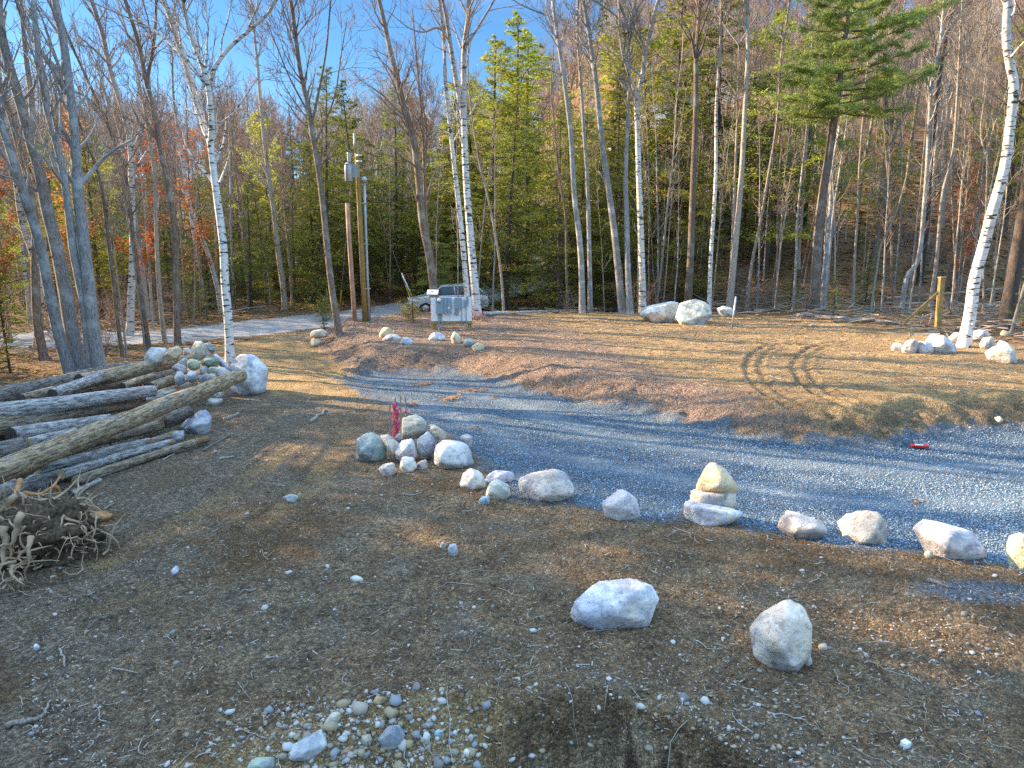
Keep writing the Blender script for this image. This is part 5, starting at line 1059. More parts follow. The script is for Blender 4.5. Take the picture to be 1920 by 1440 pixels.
for a in [
 (dict(pts=[(133, 706), (110, 627), (90, 533), (77, 467), (57, 400), (50, 383), (20, 283), (0, 227), (-12, 180)], w=22, bark_=G_, dens=.55, label='smooth blue-grey trunk leaning furthest left at the back of the log pile')),
 (dict(pts=[(150, 702), (133, 613), (120, 533), (103, 450), (90, 400), (73, 317), (60, 273), (40, 200), (20, 133), (5, 75), (-2, 40)], w=27, bark_=G_, dens=.55, limbs=[([(60, 273), (62, 233), (57, 167), (50, 117), (43, 50), (40, 0)], 13)], label='blue-grey trunk with a fork high up, second from the left behind the logs')),
 (dict(pts=[(172, 696), (160, 587), (147, 517), (137, 467), (127, 383), (117, 317), (103, 260), (87, 200), (78, 133), (72, 107), (66, 40), (64, 0)], w=17, bark_=G_, dens=.55, Y=19.3, label='slimmer grey trunk with a peeled orange streak, joined at the foot to its thicker neighbour')),
 (dict(pts=[(187, 695), (173, 600), (163, 500), (155, 433), (147, 367), (143, 300), (138, 233), (130, 167), (122, 100), (112, 43), (103, 0)], w=24, bark_=G_, dens=.55, Y=19.3, limbs=[([(128, 180), (100, 130), (67, 83), (45, 40), (30, 0)], 11)], label='thickest blue-grey trunk behind the log pile, darker and mossy towards the top')),
 (dict(pts=[(92, 712), (72, 620), (66, 520), (66, 420), (55, 350), (33, 267), (14, 200), (0, 160)], w=17, bark_=BR, Y=21.5, label='dark trunk behind the two leftmost blue-grey trunks')),
 (dict(pts=[(432, 680), (428, 600), (422, 533), (419, 467), (411, 400), (402, 333), (394, 267), (383, 240), (370, 190), (350, 127), (333, 73), (307, 0)], w=17, bark_=B_, dens=.8,
   limbs=[([(395, 270), (397, 233), (392, 173), (380, 127), (360, 73), (348, 30), (343, 0)], 12), ([(393, 173), (400, 133), (427, 93), (467, 57), (500, 28), (525, -10)], 9), ([(396, 240), (433, 217), (460, 180), (483, 147)], 5),
          ([(345, 112), (337, 100), (290, 57), (233, 30), (170, 3)], 5), ([(380, 133), (372, 90), (367, 27)], 7), ([(410, 345), (420, 320), (433, 282)], 4), ([(368, 215), (350, 205), (318, 185), (270, 165)], 4)], label='large white birch with spreading forks growing beside the huge veined boulder')),
 (dict(pts=[(637, 630), (625, 560), (615, 480), (607, 400), (597, 320), (585, 250), (578, 200), (563, 133), (550, 33), (545, 0)], w=13, bark_=BR, limbs=[([(583, 240), (600, 160), (612, 90), (620, 0)], 5), ([(580, 215), (545, 150), (520, 90), (500, 40)], 4), ([(590, 270), (625, 190), (640, 100), (650, 40)], 4), ([(575, 190), (560, 120), (528, 20)], 4)], label='slender brown tree with fanned branches beside the two stone stack')),
 (dict(pts=[(816, 575), (812, 530), (804, 473), (792, 415), (784, 327), (775, 260), (760, 210), (748, 160), (733, 100), (722, 50)], w=17, bark_=BR, Y=33, limbs=[([(804, 480), (798, 400), (796, 333), (792, 233), (783, 133), (773, 17)], 9), ([(785, 320), (770, 260), (752, 200), (735, 150), (700, 90)], 5), ([(790, 400), (770, 340), (752, 300)], 4), ([(796, 330), (800, 250), (790, 160), (800, 60)], 4)], label='rough brown many stemmed tree standing behind the meter board')),
 (dict(pts=[(895, 588), (887, 502), (880, 415), (874, 333), (870, 233), (870, 167), (870, 93), (878, 33), (879, 0)], w=16, bark_=B_, Y=31, dens=.7, limbs=[([(869, 220), (858, 167), (847, 100), (837, 33), (830, 0)], 10), ([(875, 85), (900, 45), (927, 0)], 5), ([(845, 75), (822, 52), (793, 60), (763, 50), (727, 20)], 5), ([(865, 90), (853, 55), (838, 20)], 4)], label='thicker forked white birch of the pair right of the meter board')),
 (dict(pts=[(877, 575), (874, 532), (868, 460), (862, 400), (852, 313), (844, 240), (835, 150), (833, 90), (828, 30)], w=11, bark_=B_, Y=32.5, dens=.6, label='thinner white birch of the pair right of the meter board')),
 (dict(pts=[(1092, 590), (1090, 500), (1085, 433), (1077, 367), (1070, 250), (1060, 167), (1050, 100), (1040, 33), (1036, 0)], w=12, bark_=G_, Y=33, start=.5, label='grey-brown trunk at the right end of the first fallen birch log')),
 (dict(pts=[(1107, 587), (1105, 467), (1101, 333), (1095, 250), (1090, 167), (1083, 67), (1084, 0)], w=9, bark_=G_, Y=33.6, start=.45, label='thin grey trunk close right of the grey-brown one by the fallen birch')),
 (dict(pts=[(1167, 588), (1157, 483), (1150, 420), (1140, 350), (1127, 250), (1117, 150), (1107, 83), (1097, 20), (1093, 0)], w=14, bark_=G_, Y=33, start=.5, limbs=[([(1104, 70), (1085, 52), (1057, 37), (1015, 25), (973, 7)], 5), ([(1140, 350), (1122, 320)], 5)], label='stout grey trunk with a slight elbow left of the white birch')),
 (dict(pts=[(1182, 588), (1177, 500), (1175, 400), (1173, 333), (1178, 200), (1180, 117), (1177, 60)], w=12, bark_=G_, Y=32.5, start=.6, top=0, limbs=[([(1177, 62), (1170, 30), (1160, 0)], 8), ([(1177, 62), (1186, 30), (1191, 0)], 9), ([(1176, 55), (1150, 25), (1105, -5)], 5)], label='straight grey trunk forked at the top, close left of the white birch')),
 (dict(pts=[(1205, 575), (1203, 480), (1198, 333), (1195, 233), (1193, 187), (1203, 150), (1210, 100), (1217, 67), (1230, 13)], w=13, bark_=B_, Y=33.5, dens=.6, limbs=[([(1193, 190), (1187, 160), (1170, 110), (1163, 67), (1160, 0)], 7)], label='straight white birch above the large white boulder, forked near the top')),
 (dict(pts=[(1290, 562), (1295, 480), (1300, 333), (1305, 200), (1305, 110), (1310, 40), (1312, 0)], w=14, bark_=BR, Y=34, start=.5, limbs=[([(1304, 110), (1296, 70), (1280, 40)], 6)], label='brown trunk right behind the large cream boulder')),
 (dict(pts=[(1330, 572), (1333, 480), (1342, 333), (1343, 200), (1350, 100), (1352, 0)], w=8, bark_=B_, Y=34, dens=.5, start=.6, label='thin whitish birch between the brown trunk and the pale paired trunks')),
 (dict(pts=[(1368, 570), (1377, 480), (1390, 333), (1397, 200), (1402, 100), (1400, 0)], w=12, bark_=PA, Y=33.5, start=.6, label='pale trunk leaning slightly right above the blue marking pipe')),
 (dict(pts=[(1366, 565), (1373, 467), (1378, 333), (1383, 200), (1385, 83)], w=7, bark_=PA, Y=34.2, start=.6, limbs=[([(1385, 83), (1360, 50), (1340, 20)], 4), ([(1386, 85), (1400, 60), (1425, 20)], 4)], top=0, label='slimmer pale trunk pressed against the left of its leaning neighbour')),
 (dict(pts=[(1402, 560), (1410, 493), (1425, 420), (1440, 333), (1457, 227), (1463, 117), (1472, 60), (1480, 0)], w=6, bark_=PA, Y=34.5, start=.5, spec=LIGHT, label='thin crooked pale stem leaning right, left of the green pine')),
 (dict(pts=[(1543, 575), (1548, 500), (1556, 400), (1560, 330), (1566, 280)], w=10, bark_=G_, Y=34.5, top=2, start=.7, spec=LIGHT, label='grey trunk close behind the right side of the pine trunk')),
 (dict(pts=[(1690, 582), (1700, 520), (1723, 480), (1737, 333), (1742, 233), (1748, 150), (1763, 80), (1770, 0)], w=9, bark_=G_, Y=35, start=.45, label='grey trunk left of the corner post, on the slope')),
 (dict(pts=[(1748, 545), (1757, 480), (1767, 367), (1787, 283), (1795, 180), (1800, 80), (1805, 0)], w=7, bark_=PA, Y=36, start=.5, label='slim pale trunk rising straight behind the corner post')),
 (dict(pts=[(1725, 520), (1738, 420), (1745, 300), (1763, 133), (1777, 50), (1783, 0)], w=11, bark_='dark', Y=41, start=.4, limbs=[([(1763, 140), (1752, 90), (1735, 30)], 5)], label='dark forked trunk far up behind the corner post')),
 (dict(pts=[(1807, 650), (1820, 583), (1827, 527), (1843, 467), (1860, 400), (1883, 317), (1895, 230), (1901, 160), (1893, 117), (1887, 67), (1890, 0)], w=22, bark_=B_, dens=.4, start=.75, top=5, limbs=[([(1893, 112), (1910, 90), (1940, 60)], 5)], label='bright white birch leaning right out of the boulders at the right border')),
 (dict(pts=[(1887, 600), (1903, 500), (1917, 417), (1932, 300), (1945, 150), (1955, 0)], w=26, bark_='dark', Y=27, start=.5, label='thick dark trunk at the right border behind the leaning birch')),
 (dict(pts=[(1895, 628), (1908, 580), (1920, 540), (1940, 470), (1960, 380)], w=6, bark_=PA, Y=25, start=.5, spec=LIGHT, label='thin pale stem leaning off the right border')),
 (dict(pts=[(333, 650), (330, 540), (328, 433), (315, 350), (300, 280), (287, 200), (273, 150), (260, 83), (237, 7)], w=13, bark_=BR, Y=25.5, limbs=[([(276, 155), (280, 127), (290, 67), (293, 0)], 7), ([(273, 140), (262, 110), (245, 70)], 4)], label='brown tree with a high narrow fork left of the large forked birch')),
 (dict(pts=[(310, 652), (300, 560), (295, 480), (292, 400), (290, 333), (280, 260), (270, 200)], w=9, bark_=PA, Y=26, spec=LIGHT, label='pale grey slim trunk left of the high forked brown tree')),
 (dict(pts=[(231, 680), (220, 600), (213, 533), (205, 470), (197, 400), (185, 330), (160, 260)], w=8, bark_=BR, Y=22, spec=LIGHT, label='slim brown trunk just right of the thickest blue-grey trunk')),
 (dict(pts=[(278, 645), (265, 560), (257, 500), (248, 430), (235, 330), (200, 230), (155, 130)], w=9, bark_=BR, Y=25, label='brown trunk leaning left above the black stained boulder')),
 (dict(pts=[(243, 640), (246, 560), (249, 470), (247, 367), (245, 283), (233, 217), (207, 133), (193, 67), (177, 17)], w=14, bark_='birch2', Y=29, label='dull pinkish birch trunk beyond the log pile by the road bend')),
 (dict(pts=[(413, 560), (400, 510), (387, 467), (372, 430), (358, 395), (340, 290), (330, 220)], w=9, bark_='birch2', Y=37, spec=LIGHT, label='birch leaning left behind the large forked birch')),
 (dict(pts=[(382, 548), (373, 500), (366, 460), (359, 415), (352, 360), (345, 300)], w=7, bark_='birch2', Y=38, spec=LIGHT, label='thin birch standing left of the leaning birch beyond the road')),
 (dict(pts=[(535, 582), (530, 530), (523, 483), (514, 400), (500, 300), (493, 240), (485, 150)], w=11, bark_=PA, Y=39, label='pale grey trunk across the road left of the slender brown tree')),
 (dict(pts=[(58, 700), (75, 600), (68, 500), (42, 420), (30, 340), (14, 250)], w=14, bark_='birch2', Y=24, spec=LIGHT, label='curved dull birch behind the leftmost blue-grey trunks')),
 (dict(pts=[(505, 505), (490, 460), (470, 420), (458, 380), (440, 300)], w=4, bark_=PA, Y=42, spec=LIGHT, label='very thin pale stem leaning left beyond the road')),
 (dict(pts=[(1228, 590), (1240, 500), (1250, 400), (1262, 300), (1268, 200)], w=5, bark_=PA, Y=37, spec=LIGHT, label='very thin pale stem between the white birch and the brown trunk')),
 (dict(pts=[(945, 585), (938, 500), (925, 420), (908, 340), (898, 300), (885, 220), (880, 170)], w=5, bark_=PA, Y=33.5, spec=LIGHT, label='thin tan sapling leaning left beside the birch pair')),
 (dict(pts=[(1065, 585), (1062, 500), (1060, 400), (1048, 330), (1040, 240)], w=5, bark_=BR, Y=34.5, spec=LIGHT, label='thin brown sapling left of the grey-brown trunk by the fallen birch')),
 (dict(pts=[(1630, 600), (1645, 500), (1652, 460), (1680, 400), (1700, 330)], w=4, bark_=PA, Y=32.5, spec=LIGHT, label='thin pale sapling left of the diagonal brace')),
 (dict(pts=[(1600, 555), (1603, 480), (1608, 400), (1612, 300), (1620, 200)], w=5, bark_=PA, Y=37, spec=LIGHT, label='thin pale sapling right of the pine on the slope')),
 (dict(pts=[(1455, 585), (1457, 500), (1458, 400), (1463, 300)], w=3.5, bark_=BR, Y=34, spec=LIGHT, label='thin upright brown sapling between the crooked stem and the pine')),
]:
    hero(**a)
# the green pine
def big_pine(px_path, w, Y, label, boughs, mat_='pine', dens=1.0, size=.13):
    b0 = at_y(px_path[0][0], px_path[0][1], Y); b0[2] = Hs(b0[0], b0[1]); e = empty('white_pine', b0, label, 'pine tree')
    mbw, mbc = MB(), MB(); K = np.array([at_y(x, y, Y) for x, y in px_path]) - b0; K[0] = (0, 0, -.3); n = len(K); t = np.linspace(0, n - 1, 30)
    P = np.stack([np.interp(t, range(n), K[:, c]) for c in range(3)], -1); r0 = w / 2 / FPX * Y; mbw.tube(P, np.linspace(r0 * 1.1, r0 * .35, 30), 12)
    for fx, fy, tx, ty, dy in boughs:
        a = at_y(fx, fy, Y) - b0; q = at_y(tx, ty, Y + dy) - b0; L = np.linalg.norm(q - a); m_ = 9; s = np.linspace(0, 1, m_)[:, None]
        Bp = a + (q - a) * s + np.array((0, 0, -.10 * L)) * (4 * s * (1 - s)) * .6 + np.cumsum(rg.normal(0, .015 * L, (m_, 3)), 0) * .5; mbw.tube(Bp, np.linspace(.05, .012, m_), 5)
        for _ in range(int(6 * L * dens)):
            f = rg.uniform(.18, 1.0); i = min(int(f * 8), 7); p = Bp[i] + (Bp[i + 1] - Bp[i]) * (f * 8 - i); l = rg.uniform(.35, 1.0) * (1.2 - f * .6) * min(1.3, L * .35 + .3); d = norm(q - a); sd_ = norm(np.cross(d, (0, 0, 1.))) * rg.choice([-1, 1])
            Tp = wander(p, d * .6 + sd_ * rg.uniform(.3, 1.1) + (0, 0, rg.uniform(-.1, .3)), l, 4, .15); mbw.tube(Tp, np.linspace(.012, .005, 5), 3)
            for __ in range(4):
                c = Tp[rg.integers(1, 5)]; nn = 13; leafquads(mbc, c + rg.normal(0, .085, (nn, 3)) * (1.2, 1.2, .6), size * rg.uniform(.6, 1.2, nn), .13, .9)
    mbw.build('trunk', M['brown'], e); mbc.build('crown', M[mat_], e, False); return e
bo = []
tx_ = lambda y: np.interp(y, [-150, 0, 50, 100, 167, 233, 333], [1597, 1590, 1587, 1578, 1572, 1563, 1553])
for fy, l, r in [(205, 95, 40), (196, 40, 170), (180, 110, 120), (165, 60, 95), (150, 95, 60), (135, 70, 150), (118, 100, 60), (100, 50, 120), (95, 105, 60), (75, 60, 80), (55, 80, 185), (40, 45, 60), (25, 70, 100), (5, 40, 180), (-15, 60, 70), (-40, 50, 60), (-60, 60, 60), (-90, 45, 50)]:
    for sgn, l_ in ((-1, l), (1, r)):
        bo.append((tx_(fy), fy, tx_(fy) + sgn * l_, fy - (.02 if sgn < 0 else .35) * l_ + rg.uniform(-6, 10), rg.uniform(-2.0, 2.0)))
    bo.append((tx_(fy), fy, tx_(fy) + rg.uniform(-40, 40), fy + rg.uniform(-10, 10), rg.choice([-2.6, 2.6])))
bo += [(1566, 205, 1655, 215, .6), (1563, 222, 1480, 212, -.4), (1566, 196, 1700, 205, -1.), (1572, 170, 1735, 132, 1.), (1580, 60, 1765, 5, .5), (1578, 90, 1740, 28, -.5)]
big_pine([(1526, 582), (1532, 467), (1538, 400), (1545, 350), (1553, 300), (1563, 233), (1572, 167), (1578, 100), (1587, 50), (1590, 0), (1594, -80), (1597, -140)], 17, 33.5, 'bright green pine with long level boughs right of centre', bo)
# ------------------------------------------------------------------ the woods
def tiny(px, Y, top_py=None):
    p = at_y(px, 600, Y); p[2] = Hs(p[0], p[1])
    if top_py is None: return p, 1
    t = at_y(px, top_py, Y); return p, t[2] - p[2]
KC = [conifer(100 + i, 12, .17, base=.05 + .05 * (i % 3), spread=.23 + .03 * (i % 2), droop=-.1 - .15 * (i % 2), nb=120, per=190, size=.10, clump=.55, wild=.35) for i in range(4)]
KY = [conifer(120 + i, 12, .16, base=.15, spread=.25 + .04 * i, droop=.0, nb=95, per=260, size=.11, mat_='needley', clump=.5, top=.9, wild=.5) for i in range(2)]
KS = [conifer(140 + i, 3, .04, base=.05, spread=.30, droop=.05, nb=40, per=60, size=.06, clump=.32) for i in range(2)]
KB = [bare(200 + i, 14, .12 + .02 * (i % 3), dict(SPEC, max=2, dens=[2.0, 3.0, 3.4], len=[2.8 - .3 * (i % 2), 1.2, .6], rmin=.011), bark_='brown' if i % 2 else 'pale', tw=('twigred', 'twig', 'twigpale')[i % 3], clear=.34, fork=(0, 2, 3)[i % 3]) for i in range(6)]
KP = [bare(230 + i, 11, .036 + .012 * (i % 3), dict(SPEC, max=1, dens=[2.0, 3.0], len=[1.1, .45], up=.2, rmin=.008), bark_=('pale', 'brown', 'grey')[i % 3], tw=('twigpale', 'twig', 'twigred')[i % 3], clear=.3, lean=.04, jit=.022) for i in range(4)]
KW = [bare(250 + i, 13, .10, dict(SPEC, max=2, dens=[1.2, 2.2, 2.5], len=[1.8, .8, .4], rmin=.008), bark_='birch2', tw='twig', clear=.45, lean=.04) for i in range(2)]
KO = [bush(260 + i, 1.6, 1.0, 900, 'orange', size=.06) for i in range(2)]
KG = [bush(270 + i, 1.6, .9, 1100, 'yellow', size=.06) for i in range(1)]
KT = [bush(280 + i, 2.4, 1.2, 0, None, bark_='twig' if i else 'twigred', stems=16) for i in range(3)]
def orange_tree(seed):
    w, c = bare(seed, 7, .05, dict(SPEC, max=1, dens=[3., 3.], len=[1.4, .5], up=.05, rmin=.008), bark_='pale', tw='twig', clear=.25)
    me = c; vv = np.zeros(len(me.vertices) * 3); me.vertices.foreach_get('co', vv); vv = vv.reshape(-1, 3); r_ = np.random.default_rng(seed); C = vv[r_.integers(0, len(vv), 1500)] + r_.normal(0, .09, (1500, 3)); mb = MB(); leafquads(mb, C, r_.uniform(.04, .09, 1500), .5, .5); mb.n
    return (w, c, mb.mesh('leaves', M['orange'], False))
KR = [orange_tree(300), orange_tree(301)]
used_xy = []
def zone(x, y):
    px = 960 + x / y * FPX * .98
    if px < 470: return 'beyond the log pile and the road on the left'
    if px < 1290: return 'behind the meter board and the far road'
    return 'on the leafy slope behind the pad on the right'
# conifers that stand out
for px, Y, top, kit, sx, lab in [(1495, 47, 60, KY[1], 1.1, 'yellow-green hemlock just behind the left side of the bright green pine'), (1640, 52, 120, KC[1], 1.0, 'green hemlock on the slope right of the bright green pine'), (990, 61, 60, KY[0], 1.5, 'broad yellow-green hemlock filling the gap left of the thin grey trunk'), (1150, 53, 90, KY[0], 1.4, 'broad yellow-green hemlock behind the stout grey trunk with an elbow'), (905, 52, 150, KY[1], 1.5, 'wide low yellow-green hemlock behind the birch pair'), (1215, 52, 40, KY[1], 1.4, 'yellow-green hemlock behind the straight white birch'), (972, 57, 28, KY[0], 1.25, 'tall sunlit yellow-green hemlock between the birch pair and the grey trunks'), (925, 55, 75, KY[1], 1.1, 'sunlit yellow-green hemlock just right of the birch pair'), (1128, 47, 40, KY[1], 1.1, 'yellow-green hemlock behind the grey trunks by the fallen birch logs'),
    (1245, 48, -30, KY[0], 1.2, 'tall olive hemlock just right of the straight white birch'), (1330, 46, -40, KC[1], 1.1, 'tall dark hemlock behind the thin whitish birch'), (1425, 44, 0, KY[1], 1.1, 'olive hemlock left of the bright green pine'), (1860, 50, -20, KY[0], .9, 'yellowish tall conifer behind the leaning birch at the right border'),
    (745, 46, 150, KC[0], .95, 'dark narrow spruce left of the many stemmed brown tree'), (680, 43, 330, KC[2], 1.1, 'dark hemlock right behind the utility pole'), (520, 46, 200, KY[1], .8, 'yellow-green conifer left of the fanned brown tree'), (590, 42, 270, KC[3], .9, 'green hemlock behind the slender brown tree'), (820, 39, 400, KC[1], 1.1, 'low dark hemlock above the parked car'), (885, 41, 300, KC[2], 1.2, 'broad dark hemlock behind the birch pair'),
    (8, 27, 310, KY[0], .8, 'yellow-green conifer at the left border'), (1290, 39, 280, KC[0], 1.2, 'dark hemlock right of the white birch over the large boulders'), (1110, 58, 230, KC[1], 1.3, 'dark hemlock beside the bend of the far road')]:
    p, h = tiny(px, Y, top); place(kit, 'hemlock', p, lab, 'conifer', s=h / 12 , sz=1).scale = (h / 12 * sx * .95, h / 12 * sx * .95, h / 12); used_xy.append(p[:2])
for i, (px, py, s_, kit, nm, lab, cat) in enumerate([(725, 566, .9, KO[0], 'beech_shrub', 'bright rusty-orange shrub on the road verge left of the yellow guard', 'shrub'), (690, 585, .5, KG[0], 'leafy_shrub', 'small yellow-green shrub at the foot of the utility pole', 'shrub'), (612, 600, .9, KG[0], 'leafy_shrub', 'yellow-green shrub left of the slender brown tree', 'shrub'), (895, 602, .35, KO[1], 'beech_shrub', 'small orange shrub at the right foot of the meter board', 'shrub'),
    (765, 600, .6, KG[0], 'leafy_shrub', 'green-yellow shrub beside the meter board post box', 'shrub')]):
    g = at(px, py); place(kit, nm, g, lab, cat, s=s_, names=('stems', 'foliage'))
for i, (px, py, s_, lab) in enumerate([(775, 606, .55, 'small green spruce sapling just left of the meter board'), (608, 618, .5, 'small bright spruce sapling left of the slender brown tree'), (390, 600, .9, 'dark young spruce beside the road behind the large forked birch'), (20, 700, 1., 'dark young spruce at the left border'), (355, 605, .6, 'young spruce on the verge left of the large forked birch'), (820, 560, .8, 'young spruce close behind the parked car')]):
    place(KS[i % 2], 'spruce_sapling', at(px, py), lab, 'sapling', s=s_)
for px, Y, s_, k_, lab in [(285, 31, 1.35, 0, 'rusty orange leaved beech just left of the high forked brown tree'), (130, 30, 1.3, 1, 'rusty orange leaved beech behind the thickest blue-grey trunk'), (385, 36, 1.3, 1, 'rusty orange leaved beech behind the large forked birch'), (15, 27, 1.1, 0, 'rusty orange leaved beech at the left border')]:
    p, _h = tiny(px, Y); place(KR[k_], 'beech_tree', p, lab, 'tree', s=s_, names=('trunk', 'crown', 'leaves')); used_xy.append(p[:2])
def ok(x, y, dmin, rmin=3.4, cl=.5):
    if float(sdf(CLEAR, np.array([x]), np.array([y]))[0]) > -cl: return False
    if float(pdist(ROADC, np.array([x]), np.array([y]))[0]) < rmin: return False
    q_ = 960 + x / max(y, 1) * FPX * .98
    if 925 < q_ < 1075 and 33 < y < 50 and rg.random() > .10: return False
    if 1075 < q_ < 1185 and 33 < y < 64 and rg.random() > .3: return False
    if 1620 < q_ < 1850 and y < 30: return False
    if abs(x - CARX[0]) < 3.2 and -2.4 < y - CARX[1] < 2.6: return False
    return all((x - q[0]) ** 2 + (y - q[1]) ** 2 > dmin * dmin for q in used_xy)
CARX = (at_y(840, 560, 38.6)[0], 38.6)
def scatter(n, ylo, yhi, fn, dmin, pxlo=-120, pxhi=2040, off=False, power=1.):
    c = 0; tries = 0
    while c < n and tries < n * 60:
        tries += 1; y = ylo + (yhi - ylo) * rg.random() ** power; px = rg.uniform(pxlo, pxhi); x = (px - 960) / FPX * y / .98
        if not ok(x, y, dmin): continue
        if fn(x, y, px) is not False: used_xy.append((x, y)); c += 1
def gz_(x, y): return (x, y, Hs(x, y))
def put(kits, nm, txt, cat, grp, smin, smax, names=('trunk', 'crown')):
    def f(x, y, px):
        z = zone(x, y); place(kits[rg.integers(len(kits))], nm, gz_(x, y), txt + ' ' + z, cat, grp + ' ' + z, s=rg.uniform(smin, smax), names=names)
    return f
scatter(50, 37, 54, put(KC, 'hemlock', 'dark green hemlock standing', 'conifer', 'hemlocks', .7, 1.1), 2.2, 600, 1150)
scatter(10, 37, 52, put(KC, 'hemlock', 'dark green hemlock standing', 'conifer', 'hemlocks', .5, .8), 2.2, 330, 620)
scatter(2, 55, 70, put(KC, 'hemlock', 'dark green hemlock standing', 'conifer', 'hemlocks', .6, 1.), 3, 1330, 2000)
scatter(14, 45, 75, put(KC, 'hemlock', 'dark green hemlock standing', 'conifer', 'hemlocks', .55, .8), 3, -60, 330)
scatter(9, 34, 60, put(KY, 'pine', 'yellow-green conifer standing', 'conifer', 'yellow-green conifers', .6, .95), 2.5, 0, 1120)
def sp(x, y, px):
    if px < 700 and y < 48: s = rg.uniform(.6, .95)
    else: s = rg.uniform(.75, 1.15)
    z = zone(x, y); i = rg.integers(6); place(KB[i], 'bare_tree', gz_(x, y), 'bare hardwood with many fine branches ' + z, 'tree', 'bare hardwoods ' + z, s=s * .95)
scatter(70, 34, 78, sp, 1.6, -100, 720)
scatter(34, 44, 78, sp, 2.2, 720, 1300)
scatter(66, 43, 90, sp, 2.0, 1300, 2040)
scatter(62, 22, 70, put(KP, 'pole_tree', 'slender bare pole tree', 'tree', 'slender pole trees', .7, 1.25), .9, -60, 700, power=1.2)
scatter(70, 34, 62, put(KP, 'pole_tree', 'slender bare pole tree', 'tree', 'slender pole trees', .6, 1.25), .9, 700, 1300)
scatter(125, 33, 85, put(KP, 'pole_tree', 'slender bare pole tree', 'tree', 'slender pole trees', .7, 1.4), .8, 1300, 2020, power=1.2)
scatter(16, 32, 70, put(KW, 'birch_tree', 'dull white background birch', 'tree', 'background birches', .8, 1.1), 1.5, 0, 700)
scatter(10, 36, 70, put(KW, 'birch_tree', 'dull white background birch', 'tree', 'background birches', .8, 1.1), 1.5, 700, 1950)
scatter(14, 26, 60, put(KR, 'beech_tree', 'young beech holding rusty orange leaves', 'tree', 'rusty leaved beeches', .6, 1.2, ('trunk', 'crown', 'leaves')), 1.5, -60, 520)
scatter(7, 38, 60, put(KR, 'beech_tree', 'young beech holding rusty orange leaves', 'tree', 'rusty leaved beeches', .6, 1.1, ('trunk', 'crown', 'leaves')), 1.5, 700, 1900)
scatter(70, 21, 55, put(KT, 'brush', 'tangled leafless brush', 'shrub', 'leafless brush', .6, 1.2, ('stems', 'foliage')), .7, -60, 1980)
scatter(14, 24, 50, put(KS, 'spruce_sapling', 'green spruce sapling', 'sapling', 'spruce saplings', .4, 1.1), 1., -40, 1950)
# woods left of the view: they cast the long shade over the clearing
def left_tree(x, y):
    used_xy.append((x, y)); con = rg.random() < (.9 if y < 19 else .10)
    if con: place(KC[rg.integers(4)], 'hemlock', gz_(x, y), 'dark hemlock in the woods left of the clearing, outside the view', 'conifer', 'hemlocks left of the clearing', s=rg.uniform(1.05, 1.5))
    else: place(KB[rg.integers(6)], 'bare_tree', gz_(x, y), 'bare hardwood in the woods left of the clearing, outside the view', 'tree', 'hardwoods left of the clearing', s=rg.uniform(.7, 1.))
for _ in range(900):
    x, y = rg.uniform(-48, -17), rg.uniform(0, 36)
    if abs(x) / y < .86 if y > .1 else False: continue
    if ok(x, y, 2.3 if y < 19 else 3.3): left_tree(x, y)
    if len(used_xy) > 1400: break
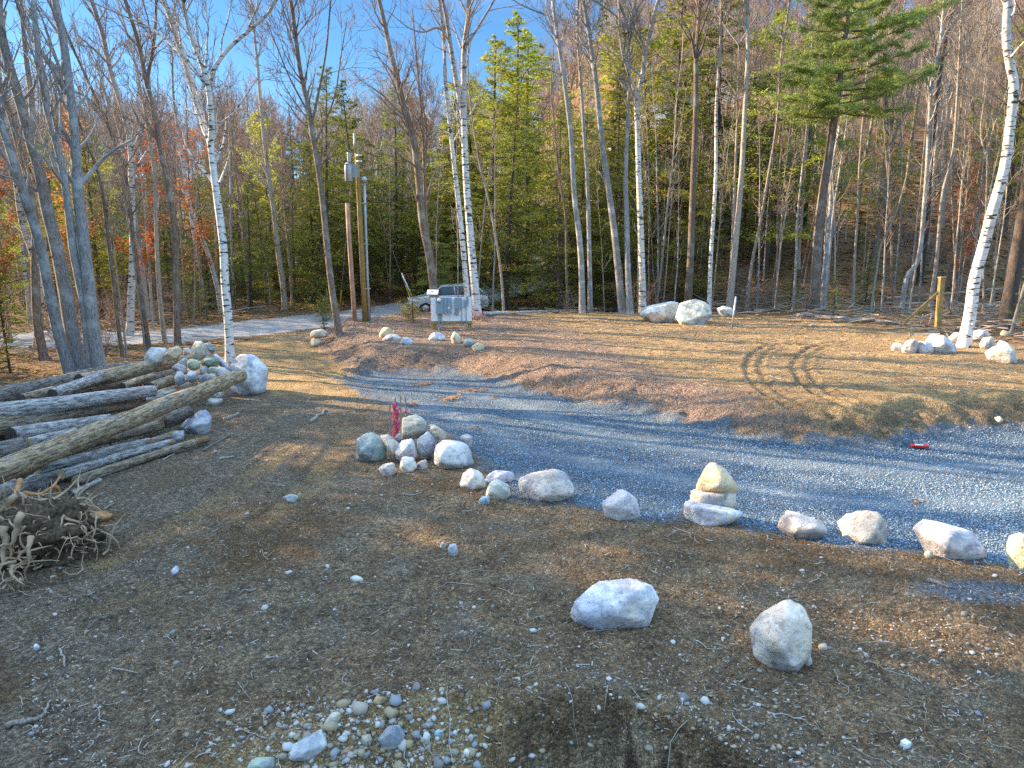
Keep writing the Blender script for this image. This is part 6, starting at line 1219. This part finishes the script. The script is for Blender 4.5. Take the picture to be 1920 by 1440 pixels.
# ------------------------------------------------------------------ the far woods: one mass
def far_woods():
    out = []
    for mats, kits, n, ylo, yhi, s0, s1, nm in (('tr', KB, 620, 72, 200, .8, 1.15, 'bare'), ('cn', KC, 90, 66, 170, .7, 1.1, 'con')):
        for ki, kit in enumerate(kits):
            for j, me in enumerate(kit[:2]):
                nv = len(me.vertices); V_ = np.zeros(nv * 3, np.float32); me.vertices.foreach_get('co', V_); V_ = V_.reshape(-1, 3); nl = len(me.loops); L = np.zeros(nl, np.int32); me.loops.foreach_get('vertex_index', L); Qd = L.reshape(-1, 4)
                r_ = np.random.default_rng(900 + ki + (50 if nm == 'con' else 0)); m_ = n // len(kits); q = []; 
                y = ylo + (yhi - ylo) * r_.random(m_); x = r_.uniform(-.95, .95, m_) * y; 
                if nm == 'con': x = np.where(x > .25 * y, r_.uniform(-.45, .15, m_) * y, x)
                a = r_.uniform(0, 6.28, m_); s = r_.uniform(s0, s1, m_); z = H(x, y)
                keep = pdist(ROADC, x, y) > 4
                ca, sa_ = np.cos(a) * s, np.sin(a) * s
                VV = np.stack([V_[None, :, 0] * ca[:, None] - V_[None, :, 1] * sa_[:, None] + x[:, None], V_[None, :, 0] * sa_[:, None] + V_[None, :, 1] * ca[:, None] + y[:, None], V_[None, :, 2] * s[:, None] + z[:, None]], -1)[keep]
                out.append((VV.reshape(-1, 3), (Qd[None] + (np.arange(len(VV)) * nv)[:, None, None]).reshape(-1, 4), me.materials[0]))
    return out
# decimate far copies: every twig of the near kits is too fine to see out there
KBf, KCf = KB, KC
KB = [bare(400 + i, 14, .13, dict(SPEC, max=1, dens=[2.6, 4.2], len=[2.8, 1.1], rmin=.020, cut=.03), bark_='pale' if i % 2 else 'brown', tw=('twigred', 'twigpale', 'twigred')[i % 3], clear=.3, fork=(0, 2, 3)[i % 3]) for i in range(3)]
KC = [conifer(420 + i, 12, .17, base=.1, spread=.2, nb=45, per=60, size=.26, clump=.34) for i in range(2)]
fw = far_woods(); V_ = np.concatenate([f[0] for f in fw]); off = np.cumsum([0] + [len(f[0]) for f in fw[:-1]]); Q_ = np.concatenate([f[1] + o_ for f, o_ in zip(fw, off)])
ml = []; mi = []
for f in fw:
    if f[2] not in ml: ml.append(f[2])
    mi.append(np.full(len(f[1]), ml.index(f[2])))
me = mesh_np('far_woods', V_, Q_, None, ml, True, np.concatenate(mi)); tag(link(bpy.data.objects.new('far_woods', me)), 'hazy mass of bare reddish trees and dark conifers on the far hills', 'woods', kind='stuff')
# slash and fallen branches on the forest floor
mb = MB()
for _ in range(1300):
    px = rg.choice([rg.uniform(1250, 1960), rg.uniform(-40, 640), rg.uniform(900, 1300)], p=[.62, .2, .18]); y = 20 + 20 * rg.random(); x = (px - 960) / FPX * y / .98
    if float(sdf(CLEAR, np.array([x]), np.array([y]))[0]) > .3 or float(pdist(ROADC, np.array([x]), np.array([y]))[0]) < 2.9: continue
    L = min(rg.gamma(2., .6), 2.6); a = rg.normal(0, .7); P = wander((x, y, Hs(x, y) + rg.uniform(.02, .3)), (math.cos(a) * rg.choice([-1, 1]), math.sin(a), rg.normal(.03, .10)), L, 5, .12); P[:, 2] = np.maximum(P[:, 2], H(P[:, 0], P[:, 1]) + .01); r = min(rg.gamma(2, .007) + .005, .035); mb.tube(P, np.linspace(r, r * .4, 6), 4)
tag(mb.build('fallen_branches', M['twigpale']), 'tangled fallen branches and slash along the forest edge', 'brushwood', kind='stuff')
